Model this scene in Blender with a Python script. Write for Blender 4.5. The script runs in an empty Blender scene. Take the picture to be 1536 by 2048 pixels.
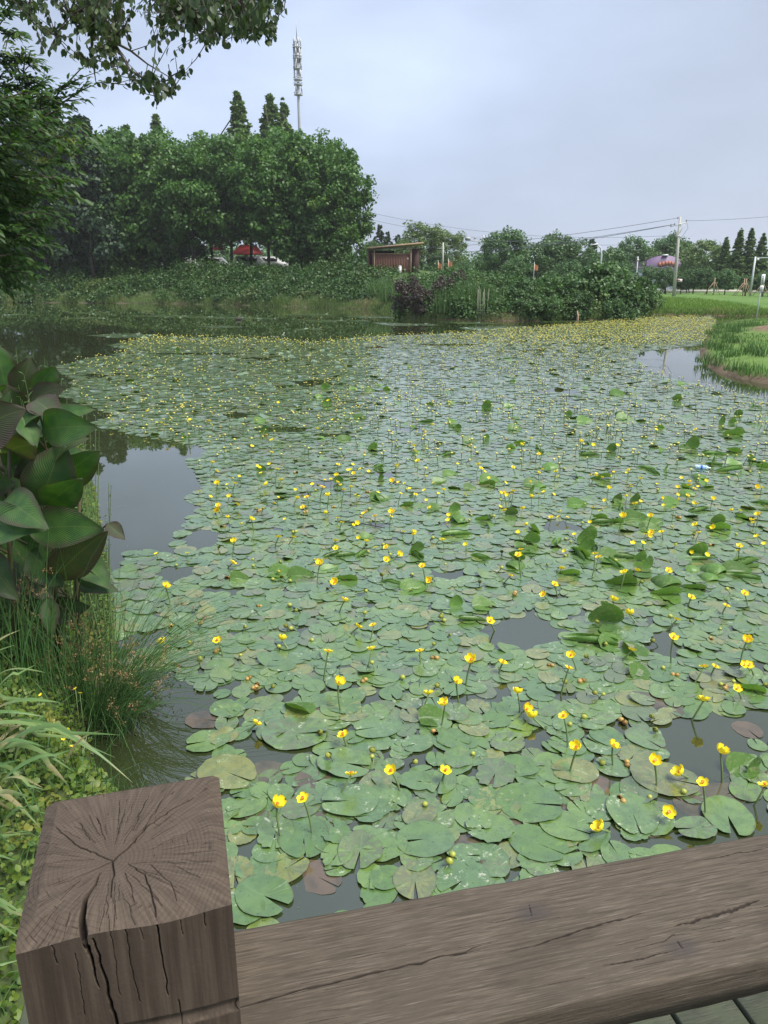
import bpy, math, random
import numpy as np
from mathutils import Vector, Matrix
R = math.radians
rng = np.random.default_rng(7)
random.seed(7)
S = bpy.context.scene
COL = S.collection

# ------------------------------------------------------------------ camera, world, sun
H = 2.5                      # eye height over the water (water z = 0)
PITCH = R(17.4)
F = 1479.0
cd = bpy.data.cameras.new('camera'); cam = bpy.data.objects.new('camera', cd); COL.objects.link(cam)
cam.location = (0, 0, H); cam.rotation_euler = (R(90) - PITCH, 0, 0)
cd.sensor_fit = 'VERTICAL'; cd.sensor_height = 24; cd.lens = 24 * F / 2048
cd.clip_start = 0.02; cd.clip_end = 4000
S.camera = cam

SUN_EL, SUN_AZ = R(60), R(118)          # azimuth clockwise from +Y: high, to the right, veiled by thin cloud
w = bpy.data.worlds.new('World'); S.world = w; w.use_nodes = True
nt = w.node_tree; nt.nodes.clear()
def wn(t): return nt.nodes.new(t)
out = wn('ShaderNodeOutputWorld'); sky = wn('ShaderNodeTexSky'); sky.sky_type = 'NISHITA'; sky.sun_disc = False
sky.sun_elevation = SUN_EL; sky.sun_rotation = SUN_AZ; sky.air_density = 1.2; sky.dust_density = 4; sky.ozone_density = 1.5
b1 = wn('ShaderNodeBackground'); b1.inputs[1].default_value = 0.05
nt.links.new(sky.outputs[0], b1.inputs[0])
tc = wn('ShaderNodeTexCoord'); mp = wn('ShaderNodeMapping'); mp.inputs['Scale'].default_value = (1.0, 1.0, 2.6)
mp.inputs['Location'].default_value = (3.1, 0.4, 0.2)
nz = wn('ShaderNodeTexNoise'); nz.inputs['Scale'].default_value = 1.6; nz.inputs['Detail'].default_value = 6; nz.inputs['Roughness'].default_value = .5
rp = wn('ShaderNodeValToRGB')
rp.color_ramp.elements[0].position = .36; rp.color_ramp.elements[0].color = (.26, .305, .40, 1)
rp.color_ramp.elements[1].position = .62; rp.color_ramp.elements[1].color = (.40, .47, .615, 1)
e = rp.color_ramp.elements.new(.5); e.color = (.33, .39, .515, 1)
nt.links.new(tc.outputs['Generated'], mp.inputs[0]); nt.links.new(mp.outputs[0], nz.inputs['Vector']); nt.links.new(nz.outputs[0], rp.inputs[0])
# the cloud sheet is greyer towards the right (east) of the view
sx = wn('ShaderNodeSeparateXYZ'); nt.links.new(tc.outputs['Generated'], sx.inputs[0])
mr = wn('ShaderNodeMapRange'); mr.inputs[1].default_value = .05; mr.inputs[2].default_value = .5; nt.links.new(sx.outputs[0], mr.inputs[0])
mx = wn('ShaderNodeMixRGB'); mx.inputs[2].default_value = (.235, .262, .315, 1)
mm = wn('ShaderNodeMath'); mm.operation = 'MULTIPLY'; mm.inputs[1].default_value = .75
nt.links.new(mr.outputs[0], mm.inputs[0]); nt.links.new(mm.outputs[0], mx.inputs[0]); nt.links.new(rp.outputs[0], mx.inputs[1])
b2 = wn('ShaderNodeBackground'); b2.inputs[1].default_value = 1.0; nt.links.new(mx.outputs[0], b2.inputs[0])
ms = wn('ShaderNodeMixShader'); ms.inputs[0].default_value = .85
nt.links.new(b1.outputs[0], ms.inputs[1]); nt.links.new(b2.outputs[0], ms.inputs[2]); nt.links.new(ms.outputs[0], out.inputs[0])

ld = bpy.data.lights.new('sun', 'SUN'); ld.energy = 3.0; ld.angle = R(28); ld.color = (1, .96, .88)
sun = bpy.data.objects.new('sun', ld); COL.objects.link(sun)
sd = Vector((math.sin(SUN_AZ) * math.cos(SUN_EL), math.cos(SUN_AZ) * math.cos(SUN_EL), math.sin(SUN_EL)))
sun.rotation_euler = (-sd).to_track_quat('-Z', 'Y').to_euler(); sun.location = sd * 50
S.view_settings.view_transform = 'Standard'; S.view_settings.look = 'None'; S.view_settings.exposure = 1.1; S.view_settings.gamma = 1

# ------------------------------------------------------------------ photograph pixel <-> place
CP, SP = math.cos(PITCH), math.sin(PITCH)
def ray(px, py):
    x = (px - 768) / F; y = -(py - 1024) / F
    return np.array([x, CP + y * SP, -SP + y * CP])
def onz(px, py, z=0.0):
    r = ray(px, py); return r * ((H - z) / -r[2]) + np.array([0, 0, H])
def atd(px, py, d):                      # point at distance d along +Y
    r = ray(px, py); return r * (d / r[1]) + np.array([0, 0, H])
def onplane(px, py, p, n):
    r = ray(px, py); o = np.array([0, 0, H]); return o + r * (np.dot(np.array(p) - o, n) / np.dot(r, n))
def proj(P):
    P = np.asarray(P, float); x, y, z = P[..., 0], P[..., 1], P[..., 2] - H
    dep = y * CP - z * SP; up = y * SP + z * CP
    return 768 + F * x / dep, 1024 - F * up / dep

# ------------------------------------------------------------------ helpers
def link(o, parent=None):
    COL.objects.link(o)
    if parent is not None: o.parent = parent
    return o
def tag(o, label=None, cat=None, group=None, kind=None):
    if label: o['label'] = label
    if cat: o['category'] = cat
    if group: o['group'] = group
    if kind: o['kind'] = kind
    return o
def empty(name, loc, label=None, cat=None, group=None, rz=0, sc=1):
    o = bpy.data.objects.new(name, None); link(o); o.location = loc; o.rotation_euler = (0, 0, rz); o.scale = (sc,) * 3
    o.empty_display_size = .1
    return tag(o, label, cat, group)
def mesh(name, V, Fs, m=None, smooth=True, rnd=None, uv=None, crack=None):
    V = np.ascontiguousarray(V, dtype=np.float32)
    if isinstance(Fs, np.ndarray): Fs = [Fs]
    if isinstance(Fs, list) and Fs and not isinstance(Fs[0], np.ndarray):
        d = {}
        for f in Fs: d.setdefault(len(f), []).append(f)
        Fs = [np.array(v) for v in d.values()]
    tot = np.concatenate([np.full(len(f), f.shape[1], np.int32) for f in Fs])
    loops = np.concatenate([f.reshape(-1) for f in Fs]).astype(np.int32)
    me = bpy.data.meshes.new(name); me.vertices.add(len(V)); me.vertices.foreach_set('co', V.reshape(-1))
    me.loops.add(len(loops)); me.loops.foreach_set('vertex_index', loops)
    me.polygons.add(len(tot)); me.polygons.foreach_set('loop_start', np.concatenate([[0], np.cumsum(tot)[:-1]]).astype(np.int32))
    me.polygons.foreach_set('loop_total', tot)
    if smooth: me.polygons.foreach_set('use_smooth', np.ones(len(tot), bool))
    me.update(calc_edges=True)
    if rnd is not None:
        a = me.attributes.new('rnd', 'FLOAT', 'FACE'); a.data.foreach_set('value', np.asarray(rnd, np.float32))
    if crack is not None:
        a = me.attributes.new('crack', 'FLOAT', 'POINT'); a.data.foreach_set('value', np.asarray(crack, np.float32).ravel())
    if uv is not None:
        l = me.uv_layers.new(name='UVMap'); l.data.foreach_set('uv', np.asarray(uv, np.float32)[loops].reshape(-1))
    if m: me.materials.append(m)
    return me
def obj(name, me, parent=None, loc=None, rz=0, sc=None):
    o = bpy.data.objects.new(name, me); link(o, parent)
    if loc is not None: o.location = loc
    if rz: o.rotation_euler = (0, 0, rz)
    if sc is not None: o.scale = (sc,) * 3
    return o
class MB:
    def __init__(s): s.V = []; s.F = []; s.n = 0
    def add(s, V, Fc):
        V = [tuple(v) for v in V]; s.V += V; s.F += [tuple(i + s.n for i in f) for f in Fc]; s.n += len(V)
    def box(s, c, d, rot=None):
        hx, hy, hz = [x / 2 for x in d]
        P = [Vector((a * hx, b * hy, q * hz)) for q in (-1, 1) for b in (-1, 1) for a in (-1, 1)]
        if rot is not None: P = [rot @ p for p in P]
        s.add([p + Vector(c) for p in P], [(0, 2, 3, 1), (4, 5, 7, 6), (0, 1, 5, 4), (2, 6, 7, 3), (0, 4, 6, 2), (1, 3, 7, 5)])
    def beam(s, a, b, wd, ht):
        a, b = Vector(a), Vector(b); d = b - a; q = d.to_track_quat('X', 'Z').to_matrix()
        s.box((a + b) / 2, (d.length, wd, ht), q)
    def tube(s, pts, r, n=6, cap=True):
        pts = [Vector(p) for p in pts]; k = len(pts); rr = r if isinstance(r, (list, tuple, np.ndarray)) else [r] * k
        up = None; V = []
        for i, p in enumerate(pts):
            d = (pts[min(i + 1, k - 1)] - pts[max(i - 1, 0)])
            if d.length < 1e-9: d = Vector((0, 0, 1))
            d.normalize()
            if up is None: up = d.orthogonal().normalized()
            up = (up - d * up.dot(d)).normalized() if (up - d * up.dot(d)).length > 1e-6 else d.orthogonal().normalized()
            sd_ = d.cross(up)
            for j in range(n):
                a = 2 * math.pi * j / n; V.append(p + (up * math.cos(a) + sd_ * math.sin(a)) * rr[i])
        Fc = [(i * n + j, i * n + (j + 1) % n, (i + 1) * n + (j + 1) % n, (i + 1) * n + j) for i in range(k - 1) for j in range(n)]
        if cap: Fc += [tuple(range(n - 1, -1, -1)), tuple((k - 1) * n + j for j in range(n))]
        s.add(V, Fc)
    def build(s, name, m, parent=None, smooth=False, loc=None):
        return obj(name, mesh(name, np.array([tuple(v) for v in s.V]), s.F, m, smooth), parent, loc)

# ---- foliage cards (vectorised): little leaf surfaces, each its own small bent polygon
T_QUAD = (np.array([[0, 0, 0], [.45, .5, .06], [1, 0, 0], [.45, -.5, .06]]), np.array([[0, 3, 2, 1]]))
T_LEAF = (np.array([[0, 0, 0], [.25, .38, .07], [.6, .42, .06], [1, 0, -.1], [.6, -.42, .06], [.25, -.38, .07], [.3, 0, 0], [.65, 0, -.02]]),
          np.array([[0, 6, 1, 1], [6, 7, 2, 1], [7, 3, 2, 2], [0, 5, 6, 6], [5, 4, 7, 6], [4, 3, 7, 7]]))
def unit(a): return a / np.maximum(np.linalg.norm(a, axis=-1, keepdims=True), 1e-9)
def cards(P, D, N, L, W, T=T_QUAD, rv=None, uvs=False):
    t, f = T; n = len(P); k = len(t)
    D = unit(D); Sd = unit(np.cross(N, D)); Nn = np.cross(D, Sd)
    L = np.broadcast_to(L, n)[:, None, None]; W = np.broadcast_to(W, n)[:, None, None]
    V = P[:, None] + D[:, None] * t[None, :, :1] * L + Sd[:, None] * t[None, :, 1:2] * W + Nn[:, None] * t[None, :, 2:] * L
    if f.shape[1] == 4 and (f[:, 2] == f[:, 3]).any():
        q = f[f[:, 2] != f[:, 3]]; tr = f[f[:, 2] == f[:, 3]][:, :3]
        off = (np.arange(n) * k)[:, None, None]
        Fs = [(q[None] + off).reshape(-1, 4), (tr[None] + off).reshape(-1, 3)]
        rr = rv if rv is not None else rng.random(n)
        return V.reshape(-1, 3), Fs, np.concatenate([np.repeat(rr, len(q)), np.repeat(rr, len(tr))])
    off = (np.arange(n) * k)[:, None, None]
    rr = rv if rv is not None else rng.random(n)
    return V.reshape(-1, 3), [(f[None] + off).reshape(-1, f.shape[1])], np.repeat(rr, len(f))
def rvec(n, up=0.0):
    v = rng.normal(size=(n, 3)); v[:, 2] += up; return unit(v)

# ------------------------------------------------------------------ materials
def hexmix(a, b, t): return tuple(a[i] * (1 - t) + b[i] * t for i in range(3))
class Mat:
    def __init__(s, name, rough=.6, spec=.5):
        s.m = bpy.data.materials.new(name); s.m.use_nodes = True; s.nt = s.m.node_tree; s.b = s.nt.nodes['Principled BSDF']
        s.b.inputs['Roughness'].default_value = rough; s.b.inputs['Specular IOR Level'].default_value = spec
    def n(s, t, **k):
        nd = s.nt.nodes.new('ShaderNode' + t)
        for a, v in k.items():
            if a.startswith('_'): setattr(nd, a[1:], v)
            else: s.put(nd.inputs[int(a[1:])] if a[0] == 'i' and a[1:].isdigit() else nd.inputs[a.replace('__', ' ')], v)
        return nd
    def put(s, inp, v):
        if hasattr(v, 'is_output') or isinstance(v, bpy.types.NodeSocket): s.nt.links.new(v, inp)
        else:
            if isinstance(v, tuple) and len(v) == 3 and inp.type == 'RGBA': v = v + (1,)
            inp.default_value = v
    def math(s, op, a, b=0.0, c=None, clamp=False):
        nd = s.n('Math', _operation=op, i0=a, i1=b)
        if c is not None: s.put(nd.inputs[2], c)
        nd.use_clamp = clamp; return nd.outputs[0]
    def mix(s, f, a, b, mode='MIX'):
        nd = s.nt.nodes.new('ShaderNodeMixRGB'); nd.blend_type = mode
        s.put(nd.inputs[0], f); s.put(nd.inputs[1], a); s.put(nd.inputs[2], b); return nd.outputs[0]
    def coord(s, kind='Object', scale=(1, 1, 1), loc=(0, 0, 0), rot=(0, 0, 0)):
        t = s.n('TexCoord'); mpn = s.nt.nodes.new('ShaderNodeMapping'); s.nt.links.new(t.outputs[kind], mpn.inputs[0])
        mpn.inputs['Scale'].default_value = scale; mpn.inputs['Location'].default_value = loc; mpn.inputs['Rotation'].default_value = rot
        return mpn.outputs[0]
    def noise(s, vec, scale, detail=3, rough=.5, dist=0):
        nd = s.n('TexNoise', Scale=scale, Detail=detail, Roughness=rough, Distortion=dist)
        if vec is not None: s.nt.links.new(vec, nd.inputs['Vector'])
        return nd.outputs[0]
    def ramp(s, f, lo, hi):
        nd = s.n('MapRange', i0=f, i1=lo, i2=hi); nd.interpolation_type = 'SMOOTHSTEP'; return nd.outputs[0]
    def color(s, c): s.put(s.b.inputs['Base Color'], c); s.col = c
    def bump(s, h, strength=.3, dist=.01, normal=None):
        nd = s.n('Bump', Strength=strength, Distance=dist, Height=h)
        if normal is not None: s.nt.links.new(normal, nd.inputs['Normal'])
        s.nt.links.new(nd.outputs[0], s.b.inputs['Normal']); return nd.outputs[0]
    def translucent(s, f, tint=(1.3, 1.4, .6)):
        o = s.nt.nodes['Material Output']; t = s.n('BsdfTranslucent')
        if isinstance(s.col, tuple): t.inputs[0].default_value = tuple(min(1, s.col[i] * tint[i]) for i in range(3)) + (1,)
        else: s.nt.links.new(s.mix(1, s.col, tint, 'MULTIPLY'), t.inputs[0])
        mxn = s.n('MixShader', i0=f); s.nt.links.new(s.b.outputs[0], mxn.inputs[1]); s.nt.links.new(t.outputs[0], mxn.inputs[2])
        s.nt.links.new(mxn.outputs[0], o.inputs[0])
def leafmat(name, a, b, c=None, tr=.25, rough=.5, nscale=.35, cth=(.6, .75), objvar=.25, spec=.4):
    m = Mat(name, rough, spec); at = m.n('Attribute', _attribute_name='rnd').outputs['Fac']
    col = m.mix(at, a, b)
    if c is not None:
        nz_ = m.noise(m.coord('Object'), nscale, 3); col = m.mix(m.ramp(nz_, *cth), col, c)
    oi = m.n('ObjectInfo').outputs['Random']; v = m.math('MULTIPLY_ADD', oi, objvar, 1 - objvar / 2)
    hs = m.n('HueSaturation', Value=v, Color=col); hs.inputs['Hue'].default_value = .5
    m.color(hs.outputs[0])
    if tr: m.translucent(tr)
    return m.m
def plain(name, col, rough=.6, var=.25, nscale=6, metal=0, bump=0):
    m = Mat(name, rough); nz_ = m.noise(m.coord('Object'), nscale, 4)
    m.color(m.mix(nz_, tuple(c * (1 - var) for c in col), tuple(min(1, c * (1 + var)) for c in col)))
    m.b.inputs['Metallic'].default_value = metal
    if bump: m.bump(nz_, bump, .02)
    return m.m

M = {}
M['tree'] = leafmat('broadleaf', (.032, .092, .018), (.085, .185, .032), (.13, .225, .04), tr=.3, nscale=.5, cth=(.56, .72))
M['tree_far'] = leafmat('broadleaf_far', (.05, .115, .04), (.09, .17, .055), (.12, .20, .06), tr=.2, nscale=.4)
M['tree_pale'] = leafmat('broadleaf_pale', (.10, .17, .06), (.15, .22, .075), (.17, .23, .09), tr=.25, nscale=.4)
M['conifer'] = leafmat('conifer_needles', (.09, .16, .055), (.14, .22, .075), (.18, .24, .09), tr=.25, nscale=.8)
M['conifer_dark'] = leafmat('conifer_dark', (.02, .05, .024), (.038, .075, .03), None, tr=.1)
M['near_tree'] = leafmat('near_tree_leaves', (.022, .062, .014), (.05, .105, .02), (.13, .17, .02), tr=.35, nscale=.7, cth=(.55, .7))
M['camphor'] = leafmat('overhead_leaves', (.035, .065, .025), (.055, .09, .03), (.07, .105, .03), tr=.25, nscale=1.2)
M['shrub'] = leafmat('shrub_leaves', (.05, .115, .035), (.09, .17, .045), (.12, .19, .05), tr=.25, nscale=.7)
M['shrub_dark'] = leafmat('shrub_dark', (.035, .085, .024), (.068, .135, .035), (.09, .135, .04), tr=.2, nscale=.7)
M['purple_shrub'] = leafmat('plum_leaves', (.042, .034, .028), (.075, .055, .042), None, tr=.1)
M['under'] = leafmat('undergrowth', (.018, .058, .012), (.055, .12, .022), (.08, .115, .028), tr=.2, nscale=.25, cth=(.55, .75))
M['grass_far'] = leafmat('bank_grass_mat', (.075, .15, .035), (.14, .19, .06), (.24, .2, .11), tr=.2, nscale=.3, cth=(.5, .75))
M['lawn'] = leafmat('lawn_blades', (.11, .20, .035), (.18, .29, .05), (.22, .27, .07), tr=.2, nscale=.3)
M['bank_mix'] = leafmat('bank_mixed_grass', (.07, .14, .03), (.13, .20, .045), (.22, .2, .10), tr=.2, nscale=1.2, cth=(.5, .65))
M['iris'] = leafmat('iris_leaves', (.055, .12, .035), (.10, .175, .05), None, tr=.2)
M['ground_leaf'] = leafmat('ground_leaves', (.05, .11, .02), (.14, .20, .03), (.24, .24, .05), tr=.3, nscale=3, cth=(.55, .7))
M['blade'] = leafmat('long_blades', (.08, .165, .05), (.16, .24, .08), (.29, .26, .13), tr=.25, nscale=4, cth=(.52, .68), rough=.42)
M['rush'] = leafmat('rush_stems', (.035, .10, .025), (.075, .15, .04), (.13, .16, .05), tr=0, nscale=3, cth=(.6, .75))
M['seed'] = leafmat('rush_seed_heads', (.2, .12, .055), (.34, .22, .11), None, tr=.1)
M['weed'] = leafmat('dock_leaves', (.07, .16, .045), (.13, .23, .06), None, tr=.3)
M['bark'] = plain('bark', (.055, .045, .035), .9, .4, 12, bump=.5)
M['twig'] = plain('twig', (.05, .04, .032), .8, .3, 20)
M['concrete'] = plain('concrete', (.42, .40, .36), .8, .15, 3)
M['steel'] = plain('galvanised_steel', (.5, .52, .53), .45, .1, 8)
M['mast'] = plain('mast_paint', (.42, .43, .46), .5, .12, 3)
M['wire'] = plain('wire', (.12, .13, .15), .6)
M['white'] = plain('white_paint', (.72, .73, .74), .45, .05)
M['black'] = plain('dark_rubber', (.02, .02, .022), .6)
M['glassd'] = plain('dark_glass', (.03, .035, .04), .1)
M['redroof'] = plain('red_sheet', (.5, .05, .05), .5, .1)
M['bluetarp'] = plain('blue_sheet', (.02, .06, .26), .5, .1)
M['brick'] = plain('red_board_wall', (.17, .075, .05), .75, .2, 2)
M['timber'] = plain('pale_timber', (.34, .23, .15), .7, .2, 5)
M['roofw'] = plain('brown_roof', (.3, .2, .13), .7, .15, 4)
M['purple'] = plain('purple_roof', (.11, .06, .15), .55, .15, 2)
M['slate'] = plain('grey_purple_roof', (.085, .075, .1), .6, .15, 2)
M['orange'] = plain('orange_cloth', (.55, .19, .07), .6, .1)
M['panel'] = plain('faded_orange', (.36, .13, .09), .7, .2)
M['lav'] = plain('pale_wall', (.55, .56, .66), .7, .05)
M['skin'] = plain('skin', (.45, .28, .2), .6, .05)
M['duck'] = plain('duck_feathers', (.045, .035, .03), .7, .4, 14)
# ================================================================== ground and water
PT = [(300, 1655), (235, 1590), (190, 1530), (170, 1465), (195, 1400), (232, 1330), (225, 1200), (205, 1080), (190, 980), (170, 900), (110, 862), (0, 850), (-250, 835), (-700, 800)]
SH = [tuple(onz(*p)[:2]) for p in PT]
near_left = list(SH)
FARB = [(-900, 603), (-200, 604), (0, 605), (300, 607), (500, 611), (640, 615), (740, 619), (785, 624), (800, 634), (880, 640), (960, 642), (1040, 643), (1120, 641), (1200, 641), (1262, 636), (1285, 629), (1330, 630), (1400, 631), (1470, 632), (1560, 633), (1800, 634)]
SPIT = [(1900, 640), (1640, 641), (1500, 642), (1450, 646), (1430, 655), (1412, 675), (1398, 700), (1400, 722), (1425, 741), (1470, 756), (1550, 772), (1700, 800), (2000, 850)]
SH += [tuple(onz(*p)[:2]) for p in FARB] + [tuple(onz(*p)[:2]) for p in SPIT]
SH += [(14, 8), (16, -6), (14, -30), (-1.5, -30), (-1.25, -4), (-1.0, 1.2)]
SH = np.array(SH)
def inpoly(x, y, P):
    r = np.zeros(np.shape(x), bool); n = len(P)
    for i in range(n):
        x0, y0 = P[i]; x1, y1 = P[(i + 1) % n]
        c = ((y0 > y) != (y1 > y)) & (x < (x1 - x0) * (y - y0) / (y1 - y0 + 1e-12) + x0); r ^= c
    return r
def segdist(x, y, P, closed=True):
    d = np.full(np.shape(x), 1e9); n = len(P)
    for i in range(n if closed else n - 1):
        a = P[i]; b = P[(i + 1) % n]; ab = (b[0] - a[0], b[1] - a[1]); L = ab[0] ** 2 + ab[1] ** 2 + 1e-12
        t = np.clip(((x - a[0]) * ab[0] + (y - a[1]) * ab[1]) / L, 0, 1)
        d = np.minimum(d, np.hypot(x - a[0] - t * ab[0], y - a[1] - t * ab[1]))
    return d
def sstep(x, a, b):
    t = np.clip((x - a) / (b - a), 0, 1); return t * t * (3 - 2 * t)
def vnoise(x, y, s=1.0, seed=0):
    r = np.random.default_rng(seed); z = 0
    for k in range(5):
        a = r.uniform(0, 6.28); f = s * r.uniform(.6, 1.8); ph = r.uniform(0, 6.28)
        z = z + np.sin((x * math.cos(a) + y * math.sin(a)) * f + ph)
    return z / 5
def ground_z(x, y):
    x = np.asarray(x, float); y = np.asarray(y, float)
    ins = inpoly(x, y, SH); d = segdist(x, y, SH)
    u = x / np.maximum(y, 1)
    plat = 3.9 * (1 - sstep(u, .0, .26)) + .62 * sstep(u, .0, .26)
    near = 1 - sstep(y, 14, 45); plat = plat * (1 - near) + .42 * near
    Lr = 8 * (1 - near) + .5 * near; Lr = np.where(u > .2, Lr * .5 + .6, Lr)
    z = plat * (1 - np.exp(-d / Lr)) + .12 * np.minimum(1, d / .25)
    z = z + vnoise(x, y, 3.0, 3) * .03 * np.minimum(1, d) + vnoise(x, y, .25, 4) * .25 * np.clip((d - 6) / 20, 0, 1)
    md = np.hypot((x - 17.8) / 3.0, (y - 30.5) / 4.5); z = z + .42 * np.exp(-md ** 2 * 1.3)
    return np.where(ins, -.7 * np.minimum(1, d / .8) - .02, z)
def gz(x, y): return float(ground_z(np.array([x]), np.array([y]))[0])
rad = np.concatenate([[0], np.geomspace(.4, 1800, 330)]); ang = np.concatenate([np.linspace(-40, 40, 420), np.linspace(40, 320, 90)[1:-1]]); ang = np.radians(ang)
RR, AA = np.meshgrid(rad, ang, indexing='ij'); gx = RR * np.sin(AA); gy = RR * np.cos(AA)
gzv = ground_z(gx, gy); na = len(ang)
idx = np.arange(len(rad) * na).reshape(len(rad), na)
q = np.stack([idx[:-1], idx[1:], np.roll(idx[1:], -1, 1), np.roll(idx[:-1], -1, 1)], -1).reshape(-1, 4)
g = Mat('ground_soil_grass', .95, .2); oc = g.coord('Object')
n1 = g.noise(oc, .35, 5, .6); n2 = g.noise(oc, 5, 5, .65)
col = g.mix(g.ramp(n1, .4, .62), (.075, .15, .03), (.115, .19, .045)); col = g.mix(g.ramp(n2, .5, .75), col, (.06, .10, .025))
geo = g.n('NewGeometry'); sp = g.n('SeparateXYZ', i0=geo.outputs['Position'])
low = g.ramp(g.math('ADD', sp.outputs[2], g.math('MULTIPLY', n2, .12)), .36, .16)
low = g.math('SUBTRACT', 1, g.ramp(g.math('ADD', sp.outputs[2], g.math('MULTIPLY', n2, -.15)), .02, .16))
col = g.mix(low, col, (.14, .105, .07))
# bare earth heap on the right bank
dx = g.math('DIVIDE', g.math('SUBTRACT', sp.outputs[0], 17.9), 3.4); dy = g.math('DIVIDE', g.math('SUBTRACT', sp.outputs[1], 30.2), 5.0)
dd = g.math('ADD', g.math('MULTIPLY', dx, dx), g.math('MULTIPLY', dy, dy)); dd = g.math('ADD', dd, g.math('MULTIPLY', n2, .5))
col = g.mix(g.ramp(dd, 1.05, .7), col, g.mix(g.ramp(n2, .45, .6), (.13, .075, .055), (.24, .17, .11)))
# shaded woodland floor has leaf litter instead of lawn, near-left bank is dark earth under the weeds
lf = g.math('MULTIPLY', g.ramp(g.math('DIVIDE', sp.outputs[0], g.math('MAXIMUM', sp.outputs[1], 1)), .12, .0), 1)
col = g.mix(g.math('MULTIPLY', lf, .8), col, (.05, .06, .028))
g.color(col); g.bump(n2, .6, .05)
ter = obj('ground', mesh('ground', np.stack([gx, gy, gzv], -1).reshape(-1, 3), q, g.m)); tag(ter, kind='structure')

wv = np.array([[-140, -60, 0], [160, -60, 0], [160, 110, 0], [-140, 110, 0]], float)
wm = Mat('pond_water', .015, .5); wm.b.inputs['IOR'].default_value = 2.15
oc = wm.coord('Object', (1, .55, 1)); n1 = wm.noise(oc, 3.2, 3, .5); n2 = wm.noise(oc, .35, 2)
wm.color(wm.mix(n2, (.024, .033, .012), (.029, .037, .014)))
wm.bump(wm.math('MULTIPLY', n1, wm.ramp(n2, .35, .7)), .03, .02)
wat = obj('water', mesh('water', wv, np.array([[0, 1, 2, 3]]), wm.m, False)); tag(wat, kind='structure')

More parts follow.
